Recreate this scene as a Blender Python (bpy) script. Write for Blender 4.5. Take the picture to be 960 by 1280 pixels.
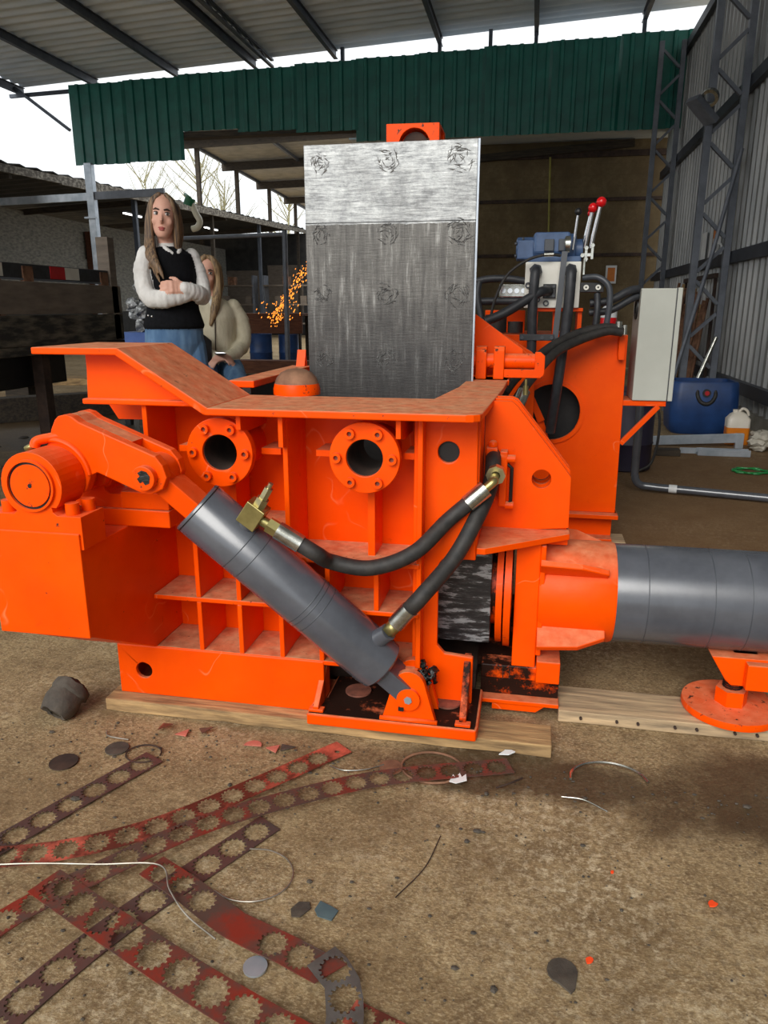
import bpy, bmesh, math, random
from mathutils import Vector, Matrix
from mathutils.geometry import tessellate_polygon
from mathutils.bvhtree import BVHTree

for _o in list(bpy.data.objects): bpy.data.objects.remove(_o)
SC = bpy.context.scene
COL = SC.collection
random.seed(7)
PI = math.pi

# ------------------------------------------------------------------ camera, sky, light, exposure
cam = bpy.data.cameras.new('camera')
cam.sensor_fit = 'VERTICAL'; cam.sensor_height = 36.0; cam.lens = 930/1280*36
cam.clip_end = 300
camo = bpy.data.objects.new('camera', cam); COL.objects.link(camo)
camo.location = (0, 0, 1.1)
camo.rotation_euler = (math.radians(90)-math.atan(255/930), 0, math.radians(11))
SC.camera = camo

world = bpy.data.worlds.new('overcast_sky'); SC.world = world
world.use_nodes = True
bg = world.node_tree.nodes['Background']
bg.inputs['Color'].default_value = (0.93, 0.97, 1.0, 1)
bg.inputs['Strength'].default_value = 1.3

sun = bpy.data.lights.new('hazy_sun', 'SUN')
sun.energy = 2.9; sun.angle = math.radians(40); sun.color = (1.0, 0.97, 0.92)
suno = bpy.data.objects.new('hazy_sun', sun); COL.objects.link(suno)
suno.location = (-3, -6, 9)
suno.rotation_euler = Vector((0.17, 0.86, -0.60)).to_track_quat('-Z', 'Y').to_euler()

SC.view_settings.view_transform = 'Standard'
SC.view_settings.look = 'None'
SC.view_settings.gamma = 1.0
SC.view_settings.use_curve_mapping = False
SC.view_settings.exposure = 0.02

# ------------------------------------------------------------------ materials
MATS = {}
def s2l(c):
    return tuple(((v/255)/12.92 if v/255 <= .04045 else ((v/255+.055)/1.055)**2.4) for v in c)
class NT:
    def __init__(s, m):
        s.t = m.node_tree; s.n = s.t.nodes; s.l = s.t.links
    def new(s, typ, **kw):
        n = s.n.new(typ)
        for k, v in kw.items(): setattr(n, k, v)
        return n
    def link(s, a, b): s.l.new(a, b)
def base_mat(name, rough=.5, metal=0.0, spec=.5):
    m = bpy.data.materials.new(name); m.use_nodes = True
    b = m.node_tree.nodes['Principled BSDF']
    b.inputs['Roughness'].default_value = rough; b.inputs['Metallic'].default_value = metal
    b.inputs['Specular IOR Level'].default_value = spec
    MATS[name] = m
    return m, NT(m), b
def coords(nt, scale=(1,1,1), obj=True):
    if obj:
        c = nt.new('ShaderNodeTexCoord').outputs['Object']
    else:
        c = nt.new('ShaderNodeNewGeometry').outputs['Position']
    mp = nt.new('ShaderNodeMapping'); mp.inputs['Scale'].default_value = scale
    nt.link(c, mp.inputs['Vector']); return mp.outputs['Vector']
def noise(nt, vec, scale, detail=6, rough=.6):
    n = nt.new('ShaderNodeTexNoise'); n.inputs['Scale'].default_value = scale
    n.inputs['Detail'].default_value = detail; n.inputs['Roughness'].default_value = rough
    nt.link(vec, n.inputs['Vector']); return n.outputs['Fac']
def ramp(nt, fac, stops, interp='LINEAR'):
    r = nt.new('ShaderNodeValToRGB'); r.color_ramp.interpolation = interp
    e = r.color_ramp.elements
    while len(e) < len(stops): e.new(.5)
    for i, (p, c) in enumerate(stops):
        e[i].position = p
        e[i].color = (c[0], c[1], c[2], 1) if not isinstance(c, (int, float)) else (c, c, c, 1)
    nt.link(fac, r.inputs['Fac']); return r.outputs['Color']
def mixc(nt, fac, a, b, mode='MIX'):
    m = nt.new('ShaderNodeMix', data_type='RGBA', blend_type=mode)
    if isinstance(fac, (int, float)): m.inputs[0].default_value = fac
    else: nt.link(fac, m.inputs[0])
    for i, v in ((6, a), (7, b)):
        if isinstance(v, tuple): m.inputs[i].default_value = (v[0], v[1], v[2], 1)
        else: nt.link(v, m.inputs[i])
    return m.outputs[2]
def math_(nt, op, a, b=None):
    m = nt.new('ShaderNodeMath', operation=op)
    for i, v in enumerate((a, b)):
        if v is None: continue
        if isinstance(v, (int, float)): m.inputs[i].default_value = v
        else: nt.link(v, m.inputs[i])
    return m.outputs[0]
def bump(nt, b, h, strength=.3, dist=.01):
    n = nt.new('ShaderNodeBump'); n.inputs['Strength'].default_value = strength
    n.inputs['Distance'].default_value = dist
    nt.link(h, n.inputs['Height']); nt.link(n.outputs['Normal'], b.inputs['Normal'])
def simple(name, a, b=None, scale=8, rough=.5, metal=0., stretch=(1,1,1), lo=.35, hi=.65, bmp=0., spec=.5, detail=6):
    m, nt, bs = base_mat(name, rough, metal, spec)
    v = coords(nt, stretch); f = noise(nt, v, scale, detail)
    c = ramp(nt, f, [(lo, s2l(a)), (hi, s2l(b if b else a))])
    nt.link(c, bs.inputs['Base Color'])
    if bmp: bump(nt, bs, f, bmp)
    return m

def orange_paint(name, dust, chips=.0, grease=0.):
    m, nt, b = base_mat(name, .34, 0, .14)
    v = coords(nt, (1,1,1), False)
    f = noise(nt, v, 5, 5)
    c = ramp(nt, f, [(.3, s2l((238,72,0))), (.7, s2l((250,84,0)))])
    # fine scratches and scuffs in the paint
    sn = noise(nt, v, 2.6, 3, .5)
    line = ramp(nt, math_(nt, 'ABSOLUTE', math_(nt, 'SUBTRACT', sn, .5)), [(.0, 1.), (.0016, 0.)])
    gate = ramp(nt, noise(nt, v, 6.5, 2), [(.5, 0.), (.58, .4)])
    c = mixc(nt, math_(nt, 'MULTIPLY', line, gate), c, s2l((255,150,100)))
    sc = ramp(nt, noise(nt, v, 21, 7, .75), [(.63, 0.), (.70, .45)])
    c = mixc(nt, sc, c, s2l((190,58,14)))
    # settled dust on surfaces that face up
    g = nt.new('ShaderNodeNewGeometry'); sx = nt.new('ShaderNodeSeparateXYZ')
    nt.link(g.outputs['Normal'], sx.inputs[0])
    up = ramp(nt, sx.outputs['Z'], [(.45, 0.), (.92, 1.)])
    f2 = noise(nt, v, 14, 8, .7)
    dm = ramp(nt, f2, [(.25, .55), (.6, 1.)])
    fac = math_(nt, 'MULTIPLY', math_(nt, 'MULTIPLY', up, dm), dust)
    dc = ramp(nt, noise(nt, v, 30, 6), [(.3, s2l((172,106,74))), (.7, s2l((214,156,116)))])
    c = mixc(nt, fac, c, dc)
    if chips:
        fc = ramp(nt, noise(nt, v, 38, 9, .75), [(.66-chips*.1, 0.), (.70-chips*.1, 1.)])
        c = mixc(nt, fc, c, s2l((58,44,38)))
    if grease:
        vv = coords(nt, (7,7,7), False)
        fg = ramp(nt, noise(nt, vv, 1.6, 8, .72), [(.5-grease*.25, 0.), (.66-grease*.25, 1.)])
        c = mixc(nt, fg, c, s2l((38,22,16)))
    nt.link(c, b.inputs['Base Color'])
    rg = ramp(nt, f2, [(.3, .28), (.7, .42)])
    r = mixc(nt, fac, rg, (.85,.85,.85)); nt.link(r, b.inputs['Roughness'])
    bump(nt, b, noise(nt, v, 60, 3), .08, .004)
    return m
orange_paint('orange', .75)
orange_paint('orange_dusty', 1.0, .35)
orange_paint('orange_chipped', .55, .75)
orange_paint('orange_greasy', .6, .3, .45)
orange_paint('orange_oily', .6, .3, .85)
orange_paint('orange_clean', .3, .12)
simple('grey_paint', (70,73,80), (84,87,94), 9, .24, 0, bmp=.03, spec=1.0)
simple('dark_grey_paint', (58,62,68), (70,74,80), 9, .4)
simple('rubber', (30,29,29), (50,47,44), 40, .62, bmp=.15)
simple('rubber_dark', (36,38,42), (52,54,58), 30, .5)
simple('zinc', (168,160,120), (196,190,158), 20, .3, .9)
simple('brass', (150,140,90), (180,168,112), 20, .35, .85)
simple('crimp_steel', (150,150,140), (205,205,198), 25, .25, .95)
simple('chrome', (200,200,200), (225,225,225), 4, .15, 1)
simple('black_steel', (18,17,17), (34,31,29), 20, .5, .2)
simple('black_paint', (16,16,17), (28,28,29), 20, .45)
simple('grease_black', (12,14,14), (30,40,38), 60, .25, bmp=.5)
simple('gasket_rust', (100,60,48), (140,84,66), 30, .7)
simple('galvanised', (150,160,170), (185,192,200), 6, .4, .55)
simple('purlin_steel', (58,64,74), (76,82,92), 5, .5, .2)
simple('column_steel', (92,97,106), (116,121,130), 5, .45, .1)
simple('girt_steel', (42,46,54), (60,64,72), 5, .5, .2)
simple('cabinet_paint', (176,178,168), (186,188,178), 4, .4)
simple('manifold_white', (222,220,208), (236,234,224), 10, .4)
simple('motor_blue', (52,76,112), (70,96,134), 14, .45)
simple('red_knob', (205,14,22), (215,20,26), 4, .2)
simple('drum_blue', (20,50,96), (32,68,122), 6, .45, bmp=.1)
simple('drum_dark', (30,26,44), (44,38,58), 6, .5)
simple('jug_plastic', (214,206,190), (226,218,204), 6, .35)
simple('jug_oil', (214,120,26), (224,132,34), 6, .3)
simple('timber', (118,94,64), (186,152,104), 6, .85, stretch=(1,9,9), bmp=.5)
simple('timber_pale', (124,108,86), (200,172,134), 4, .85, stretch=(1,10,10), bmp=.5)
simple('timber_dark', (40,36,32), (72,62,50), 5, .9, stretch=(1,9,9), bmp=.4)
simple('timber_brown', (78,46,30), (104,64,44), 5, .9, stretch=(1,9,9), bmp=.3)
simple('board_black', (42,40,37), (122,112,96), 5, .85, stretch=(1,1,5), lo=.42, hi=.75, bmp=.4)
simple('board_brown', (100,90,80), (122,110,98), 5, .85, stretch=(1,1,5))
simple('panel_grey', (98,98,94), (136,134,126), 7, .9, stretch=(1,1,3), bmp=.3)
simple('panel_dark', (40,40,40), (58,56,54), 4, .9)
simple('shed_roof', (40,42,46), (62,60,58), 3, .8)
simple('eave_weathered', (84,78,70), (170,164,152), 3.5, .8, stretch=(1,3,6), lo=.45, hi=.7)
simple('roof_sheet', (206,222,236), (230,240,248), 2.5, .55, .1, stretch=(.4,1,1), bmp=.05)
simple('canopy_sheet', (150,150,146), (176,174,168), 2.5, .6, .2)
simple('wall_sheet', (128,130,130), (164,164,162), 2.0, .45, .4, stretch=(1,1,.3))
simple('green_sheet', (14,84,74), (22,104,92), 3, .42, 0.)
simple('tape_red', (170,26,34), (186,32,40), 10, .4)
simple('tape_white', (196,194,184), (212,210,200), 10, .4)
simple('pvc', (208,200,176), (222,214,192), 8, .4)
simple('pvc_green', (22,98,60), (30,112,70), 8, .5)
simple('green_hose', (24,116,56), (32,134,66), 12, .4)
simple('blue_plastic', (60,92,160), (80,112,182), 6, .45)
simple('scrap_bright', (110,112,114), (215,217,218), 16, .4, .3, lo=.45, hi=.6)
simple('rusty', (92,62,46), (150,110,84), 12, .8, .1)
simple('rusty_dark', (44,34,30), (74,56,46), 12, .8, .2)
simple('concrete_grey', (120,116,106), (146,142,132), 6, .9)
simple('paper_white', (212,214,214), (226,228,228), 6, .6)
simple('sign_orange', (196,110,40), (216,130,56), 6, .6)
simple('steel_wire', (120,116,106), (170,166,154), 14, .4, .7)
simple('rag', (176,170,156), (206,200,186), 12, .9, bmp=.4)
simple('bark', (122,116,86), (150,144,108), 9, .9)
simple('blue_chip', (64,84,90), (84,104,108), 14, .5)
simple('orange_chip', (236,70,20), (244,80,30), 14, .6)
simple('pink_chip', (170,92,78), (196,118,100), 18, .7)
simple('stone_dark', (56,50,44), (82,74,64), 18, .8, bmp=.5)
simple('cord_yellow', (132,124,50), (150,142,62), 8, .6)

def emit(name, col, st):
    m = bpy.data.materials.new(name); m.use_nodes = True; nt = NT(m)
    nt.n.remove(nt.n['Principled BSDF'])
    e = nt.new('ShaderNodeEmission'); e.inputs['Color'].default_value = (*col, 1); e.inputs['Strength'].default_value = st
    nt.link(e.outputs[0], nt.n['Material Output'].inputs['Surface']); MATS[name] = m
emit('tube_light', (1, .98, .95), 4)
emit('spark_glow', (1, .30, .035), 2.2)
emit('screen_glow', (1, 1, 1), 1.2)

def ground_mat():
    m, nt, b = base_mat('ground_concrete', .85, 0, .4)
    v = coords(nt, (1,1,1), False)
    big = noise(nt, v, 1.1, 4, .55)
    mid = noise(nt, v, 9, 8, .7)
    fine = noise(nt, v, 70, 6, .7)
    c = ramp(nt, mid, [(.28, s2l((106,84,56))), (.5, s2l((144,120,84))), (.74, s2l((172,150,112)))])
    f3 = noise(nt, coords(nt, (1,1.6,1), False), 130, 5, .75)
    c = mixc(nt, ramp(nt, f3, [(.47, 0.), (.66, .75)]), c, s2l((206,186,148)))
    c = mixc(nt, ramp(nt, fine, [(.34, .7), (.54, 0.)]), c, s2l((88,68,46)))
    c = mixc(nt, ramp(nt, noise(nt, v, 3.2, 7, .7), [(.36, .6), (.54, 0.)]), c, s2l((100,78,50)))
    # pale worn flecks inside big patches
    fl = math_(nt, 'MULTIPLY', ramp(nt, noise(nt, v, 42, 9, .8), [(.5, 0.), (.62, 1.)]), ramp(nt, big, [(.45, 0.), (.6, .8)]))
    c = mixc(nt, fl, c, s2l((214,198,166)))
    # damp oil-dark stain beside the main cylinder and beneath the press, with a ragged outline
    sep = nt.new('ShaderNodeSeparateXYZ'); nt.link(v, sep.inputs[0])
    def blob(cx, cy, rx, ry, w=.35):
        dx = math_(nt, 'DIVIDE', math_(nt, 'SUBTRACT', sep.outputs['X'], cx), rx)
        dy = math_(nt, 'DIVIDE', math_(nt, 'SUBTRACT', sep.outputs['Y'], cy), ry)
        d = math_(nt, 'SQRT', math_(nt, 'ADD', math_(nt, 'MULTIPLY', dx, dx), math_(nt, 'MULTIPLY', dy, dy)))
        d = math_(nt, 'ADD', d, math_(nt, 'MULTIPLY', math_(nt, 'SUBTRACT', noise(nt, v, 5, 6, .65), .5), 1.1))
        return ramp(nt, d, [(1-w, 1.), (1+w*.3, 0.)])
    wet = math_(nt, 'MAXIMUM', blob(.82, 1.62, .62, .26), blob(.0, 1.62, .42, .12))
    wet = math_(nt, 'MAXIMUM', wet, blob(-4.2, 6.6, 2.6, 1.8))
    hall = blob(1.3, 4.6, 2.4, 2.6, .5)
    c = mixc(nt, math_(nt, 'MULTIPLY', hall, .75), c, s2l((108,76,44)))
    c = mixc(nt, math_(nt, 'MULTIPLY', wet, .78), c, s2l((58,43,29)))
    nt.link(c, b.inputs['Base Color'])
    rg = mixc(nt, wet, (.85,.85,.85), (.5,.5,.5)); nt.link(rg, b.inputs['Roughness'])
    h = math_(nt, 'ADD', math_(nt, 'MULTIPLY', mid, .7), math_(nt, 'MULTIPLY', f3, .4))
    bump(nt, b, h, .6, .010)
ground_mat()

def plate_steel():
    # worn, brushed steel lining of the open lid: cross-hatched above, vertically scraped below
    m, nt, b = base_mat('worn_lid_steel', .42, .55, .5)
    v = coords(nt, (1,1,1), False)
    sep = nt.new('ShaderNodeSeparateXYZ'); nt.link(v, sep.inputs[0])
    top = ramp(nt, math_(nt, 'ADD', sep.outputs['Z'], math_(nt, 'MULTIPLY', noise(nt, v, 30, 3), .012)), [(0, 0.), (1, 1.)])
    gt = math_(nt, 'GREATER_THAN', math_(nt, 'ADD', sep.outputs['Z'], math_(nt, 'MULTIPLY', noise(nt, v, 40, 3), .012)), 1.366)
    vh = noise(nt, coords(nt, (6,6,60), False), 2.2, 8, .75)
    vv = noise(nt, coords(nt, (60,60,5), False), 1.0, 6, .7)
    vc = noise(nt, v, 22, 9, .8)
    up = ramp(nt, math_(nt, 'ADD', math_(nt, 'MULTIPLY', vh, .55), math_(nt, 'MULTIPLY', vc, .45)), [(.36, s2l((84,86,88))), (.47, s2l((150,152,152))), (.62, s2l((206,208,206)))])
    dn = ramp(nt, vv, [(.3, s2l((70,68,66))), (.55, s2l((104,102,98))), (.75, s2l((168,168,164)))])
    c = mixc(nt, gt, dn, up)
    # dents from bale pressure in rows
    dk = ramp(nt, noise(nt, v, 8, 8, .7), [(.3, .5), (.55, 0.)])
    c = mixc(nt, dk, c, s2l((52,50,50)))
    # plate darkens gradually towards its foot
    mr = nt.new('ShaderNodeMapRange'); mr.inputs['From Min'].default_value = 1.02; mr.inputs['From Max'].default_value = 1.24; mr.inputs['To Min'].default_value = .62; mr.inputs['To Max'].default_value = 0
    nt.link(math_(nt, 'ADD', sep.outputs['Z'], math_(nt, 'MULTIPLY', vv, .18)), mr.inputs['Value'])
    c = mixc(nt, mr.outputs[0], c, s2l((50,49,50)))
    nt.link(c, b.inputs['Base Color'])
    bump(nt, b, math_(nt, 'ADD', vc, vh), .25, .004)
plate_steel()
def dent_steel(name, k):
    m, nt, b = base_mat(name, .5, .5, .5)
    v = coords(nt, (1,1,1), False)
    f = noise(nt, v, 60, 8, .8)
    nt.link(ramp(nt, f, [(.38, s2l((70*k,68*k,68*k))), (.5, s2l((110*k,110*k,108*k))), (.64, s2l((150*k,150*k,148*k)))]), b.inputs['Base Color'])
    bump(nt, b, f, .8, .01)
dent_steel('dented_steel', 1.0)
dent_steel('dented_steel_bright', 1.3)
def ram_steel():
    m, nt, b = base_mat('scored_ram_steel', .38, .4, .5)
    v = coords(nt, (2.2,2.2,11), False)
    f = noise(nt, v, 4.2, 9, .72)
    c = ramp(nt, f, [(.44, s2l((44,42,42))), (.52, s2l((70,68,68))), (.56, s2l((150,152,154))), (.75, s2l((176,178,180)))])
    nt.link(c, b.inputs['Base Color']); bump(nt, b, f, .3, .004)
ram_steel()
def strip_mat(name, red, dark, lo, hi):
    m, nt, b = base_mat(name, .45, .25, .5)
    v = coords(nt, (1,1,1), False)
    f = noise(nt, v, 7, 7, .7)
    c = ramp(nt, f, [(lo, s2l(dark)), (hi, s2l(red))])
    nt.link(c, b.inputs['Base Color'])
strip_mat('strip_red', (204,104,84), (96,50,40), .46, .62)
strip_mat('strip_dark', (98,66,60), (84,70,66), .35, .7)
strip_mat('strip_mixed', (140,50,36), (88,70,62), .46, .62)
strip_mat('strip_grey', (112,110,106), (74,66,62), .35, .7)
def brick_mat():
    m, nt, b = base_mat('block_wall', .95, 0, .2)
    c0 = nt.new('ShaderNodeNewGeometry').outputs['Position']
    mp = nt.new('ShaderNodeMapping'); mp.inputs['Rotation'].default_value = (PI/2, 0, 0)
    nt.link(c0, mp.inputs['Vector'])
    br = nt.new('ShaderNodeTexBrick'); br.inputs['Scale'].default_value = 1.0
    br.inputs['Brick Width'].default_value = .4; br.inputs['Row Height'].default_value = .19
    br.inputs['Mortar Size'].default_value = .008
    br.inputs['Color1'].default_value = (*s2l((116,100,74)), 1); br.inputs['Color2'].default_value = (*s2l((120,104,78)), 1)
    br.inputs['Mortar'].default_value = (*s2l((114,99,74)), 1)
    nt.link(mp.outputs[0], br.inputs['Vector'])
    f = noise(nt, c0, 1.6, 6, .65)
    c = mixc(nt, ramp(nt, f, [(.35, .7), (.6, 0.)]), br.outputs['Color'], s2l((74,62,46)))
    c = mixc(nt, ramp(nt, noise(nt, c0, 14, 8, .7), [(.4, .5), (.6, 0.)]), c, s2l((92,76,54)))
    nt.link(c, b.inputs['Base Color'])
brick_mat()
# skin, hair, cloth
simple('skin', (214,162,140), (224,172,150), 12, .55)
simple('lips', (168,84,80), (178,92,88), 12, .45)
simple('hair_brown', (58,42,32), (150,120,88), 6, .5, stretch=(16,16,.5), lo=.38, hi=.66, bmp=.5)
simple('hair_dark', (46,34,28), (66,50,40), 6, .5)
simple('hair_blonde', (96,74,52), (186,156,114), 6, .5, stretch=(16,16,.5), lo=.38, hi=.66, bmp=.5)
simple('shirt_white', (206,204,200), (230,228,224), 14, .8, stretch=(1,1,.5), bmp=.9)
simple('vest_black', (12,13,16), (20,21,25), 60, .95, bmp=.2, spec=.2)
simple('jeans', (70,104,142), (104,138,172), 5, .85, stretch=(3,3,1), bmp=.1)
simple('jacket_cream', (192,184,158), (216,208,184), 12, .85, stretch=(1,1,.5), bmp=.8)
simple('shoe_dark', (30,28,28), (40,38,38), 10, .6)
simple('eye_white', (214,208,204), None, 4, .3)
simple('iris', (54,40,32), None, 4, .3)
simple('bag_black', (14,14,15), (24,24,25), 20, .4)

# ------------------------------------------------------------------ mesh helpers
class MB:
    def __init__(s): s.v = []; s.f = []; s.sm = []
    def add(s, vs, fs, smooth=False):
        o = len(s.v); s.v += [Vector(p) for p in vs]
        for f in fs: s.f.append([i+o for i in f]); s.sm.append(smooth)
        return s
    def box(s, x0, x1, y0, y1, z0, z1):
        return s.add([(x0,y0,z0),(x1,y0,z0),(x1,y1,z0),(x0,y1,z0),(x0,y0,z1),(x1,y0,z1),(x1,y1,z1),(x0,y1,z1)],
                     [(3,2,1,0),(4,5,6,7),(0,1,5,4),(1,2,6,5),(2,3,7,6),(3,0,4,7)])
    def bar(s, p0, p1, w, h, up=(0,0,1)):
        p0 = Vector(p0); p1 = Vector(p1); d = (p1-p0).normalized(); up = Vector(up)
        if abs(d.dot(up)) > .98: up = Vector((0,1,0))
        a = d.cross(up).normalized()*w/2; b = a.cross(d).normalized()*h/2
        q = [p0-a-b, p0+a-b, p0+a+b, p0-a+b, p1-a-b, p1+a-b, p1+a+b, p1-a+b]
        return s.add(q, [(3,2,1,0),(4,5,6,7),(0,1,5,4),(1,2,6,5),(2,3,7,6),(3,0,4,7)])
    def prism(s, outer, holes, axis, a, b):
        # outer/holes: 2-D outlines; axis 'y' -> (x,z), 'x' -> (y,z), 'z' -> (x,y); extruded a..b
        loops = [list(outer)]+[list(h) for h in holes]
        def P(p, t):
            return {'y': (p[0], t, p[1]), 'x': (t, p[0], p[1]), 'z': (p[0], p[1], t)}[axis]
        flat = [p for l in loops for p in l]; n = len(flat)
        tris = tessellate_polygon([[Vector((p[0], p[1], 0)) for p in l] for l in loops])
        vs = [P(p, a) for p in flat]+[P(p, b) for p in flat]
        fs = [tuple(t) for t in tris]+[tuple(i+n for i in reversed(t)) for t in tris]
        o = 0
        for l in loops:
            k = len(l)
            for i in range(k):
                j = (i+1) % k
                fs.append((o+i, o+j, n+o+j, n+o+i))
            o += k
        return s.add(vs, fs)
    def cyl(s, p0, p1, r0, r1=None, n=20, caps=True, smooth=True):
        r1 = r0 if r1 is None else r1
        p0 = Vector(p0); p1 = Vector(p1); d = (p1-p0).normalized()
        a = d.orthogonal().normalized(); b = d.cross(a)
        ring = lambda c, r: [c+(a*math.cos(2*PI*i/n)+b*math.sin(2*PI*i/n))*r for i in range(n)]
        s.add(ring(p0, r0)+ring(p1, r1), [(i, (i+1) % n, n+(i+1) % n, n+i) for i in range(n)], smooth)
        if caps:
            s.add(ring(p0, r0), [tuple(reversed(range(n)))]); s.add(ring(p1, r1), [tuple(range(n))])
        return s
    def ring(s, p0, p1, ro, ri, n=28):
        # thick washer / pipe from p0 to p1
        p0 = Vector(p0); p1 = Vector(p1); d = (p1-p0).normalized()
        a = d.orthogonal().normalized(); b = d.cross(a)
        R = lambda c, r: [c+(a*math.cos(2*PI*i/n)+b*math.sin(2*PI*i/n))*r for i in range(n)]
        vs = R(p0, ro)+R(p1, ro)+R(p0, ri)+R(p1, ri)
        q = lambda A, B: [(A*n+i, A*n+(i+1) % n, B*n+(i+1) % n, B*n+i) for i in range(n)]
        s.add(vs, q(0, 1), True); s.add(vs, q(3, 2), True); s.add(vs, q(2, 0)); s.add(vs, q(1, 3)); return s
    def tube(s, pts, r, n=12, closed=False, caps=True):
        pts = [Vector(p) for p in pts]; m = len(pts)
        rs = r if isinstance(r, (list, tuple)) else [r]*m
        vs = []; prev = None
        for i, p in enumerate(pts):
            if closed: d = pts[(i+1) % m]-pts[i-1]
            else: d = pts[min(i+1, m-1)]-pts[max(i-1, 0)]
            d.normalize()
            a = d.orthogonal().normalized() if prev is None else (prev-d*prev.dot(d)).normalized()
            prev = a; b = d.cross(a)
            vs += [p+(a*math.cos(2*PI*k/n)+b*math.sin(2*PI*k/n))*rs[i] for k in range(n)]
        fs = []
        for i in range(m if closed else m-1):
            A = i*n; B = ((i+1) % m)*n
            for k in range(n): fs.append((A+k, A+(k+1) % n, B+(k+1) % n, B+k))
        s.add(vs, fs, True)
        if caps and not closed:
            s.add(vs[:n], [tuple(reversed(range(n)))]); s.add(vs[-n:], [tuple(range(n))])
        return s
    def lathe(s, prof, c=(0,0,0), axis='z', n=24):
        # prof: (radius, height) pairs
        c = Vector(c); vs = []
        for r, h in prof:
            for i in range(n):
                x, y = r*math.cos(2*PI*i/n), r*math.sin(2*PI*i/n)
                vs.append(c+Vector({'z': (x, y, h), 'y': (x, h, y), 'x': (h, x, y)}[axis]))
        fs = []
        for j in range(len(prof)-1):
            for i in range(n): fs.append((j*n+i, j*n+(i+1) % n, (j+1)*n+(i+1) % n, (j+1)*n+i))
        s.add(vs, fs, True)
        if prof[0][0] > 1e-4: s.add(vs[:n], [tuple(reversed(range(n)))])
        if prof[-1][0] > 1e-4: s.add(vs[-n:], [tuple(range(n))])
        return s
    def ball(s, c, rx, ry=None, rz=None, n=16, m=10):
        ry = ry or rx; rz = rz or rx; c = Vector(c)
        prof = [(max(math.sin(PI*j/m), 1e-5), -math.cos(PI*j/m)) for j in range(m+1)]
        vs = [c+Vector((p*rx*math.cos(2*PI*i/n), p*ry*math.sin(2*PI*i/n), h*rz)) for p, h in prof for i in range(n)]
        fs = [(j*n+i, j*n+(i+1) % n, (j+1)*n+(i+1) % n, (j+1)*n+i) for j in range(m) for i in range(n)]
        return s.add(vs, fs, True)
    def mesh(s, name, org):
        me = bpy.data.meshes.new(name)
        me.from_pydata([p-org for p in s.v], [], s.f); me.update()
        bm = bmesh.new(); bm.from_mesh(me)
        for f, k in zip(bm.faces, s.sm): f.smooth = k
        bmesh.ops.remove_doubles(bm, verts=bm.verts, dist=1e-5)
        bmesh.ops.recalc_face_normals(bm, faces=bm.faces)
        for e in bm.edges:
            if len(e.link_faces) == 2 and e.calc_face_angle(0) > .7: e.smooth = False
        bm.to_mesh(me); bm.free()
        return me
    def build(s, name, mat, parent=None, bevel=0., org=None):
        if org is None:
            lo = Vector([min(p[i] for p in s.v) for i in range(3)]); hi = Vector([max(p[i] for p in s.v) for i in range(3)])
            org = Vector(((lo.x+hi.x)/2, (lo.y+hi.y)/2, lo.z))
        org = Vector(org)
        me = s.mesh(name, org); me.materials.append(MATS[mat])
        o = bpy.data.objects.new(name, me); COL.objects.link(o)
        o['w'] = tuple(org)
        place(o, org, parent)
        if bevel:
            b = o.modifiers.new('bevel', 'BEVEL'); b.width = bevel; b.segments = 2; b.limit_method = 'ANGLE'; b.angle_limit = math.radians(40)
        return o
def place(o, w, parent):
    if parent is not None:
        o.parent = parent; o.location = Vector(w)-Vector(parent['w'])
    else: o.location = Vector(w)
def thing(name, loc, label=None, cat=None, group=None, kind=None):
    o = bpy.data.objects.new(name, None); COL.objects.link(o); o.empty_display_size = .1
    o.location = loc; o['w'] = tuple(loc)
    return tag(o, label, cat, group, kind)
def tag(o, label=None, cat=None, group=None, kind=None):
    if label: o['label'] = label
    if cat: o['category'] = cat
    if group: o['group'] = group
    if kind: o['kind'] = kind
    return o
def dup(o, loc, parent=None, rot=None):
    c = o.copy(); COL.objects.link(c); c['w'] = tuple(loc); c.parent = None
    place(c, loc, parent)
    if rot is not None: c.rotation_euler = rot
    return c
def circ(cx, cy, r, n=24, a0=0., a1=2*PI):
    full = abs(a1-a0-2*PI) < 1e-6
    return [(cx+r*math.cos(a0+(a1-a0)*i/(n if full else n-1)), cy+r*math.sin(a0+(a1-a0)*i/(n if full else n-1))) for i in range(n)]
def spline(pts, k=8):
    P = [Vector(p) for p in pts]; out = []
    P = [P[0]*2-P[1]]+P+[P[-1]*2-P[-2]]
    for i in range(1, len(P)-2):
        for j in range(k):
            t = j/k; a, b, c, d = P[i-1], P[i], P[i+1], P[i+2]
            out.append(.5*((2*b)+(c-a)*t+(2*a-5*b+4*c-d)*t*t+(3*b-a-3*c+d)*t**3))
    out.append(P[-2]); return out
# ------------------------------------------------------------------ the setting
gb = MB()
NX, NY = 60, 60
gx = [-34+52*i/NX for i in range(NX+1)]; gy = [-6+66*j/NY for j in range(NY+1)]
gb.add([(x, y, -.001) for y in gy for x in gx], [(j*(NX+1)+i, j*(NX+1)+i+1, (j+1)*(NX+1)+i+1, (j+1)*(NX+1)+i) for j in range(NY) for i in range(NX)], False)
floor = tag(gb.build('floor', 'ground_concrete', org=(0,0,0)), 'stained brown concrete yard floor strewn with scrap', None, kind='structure')

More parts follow.
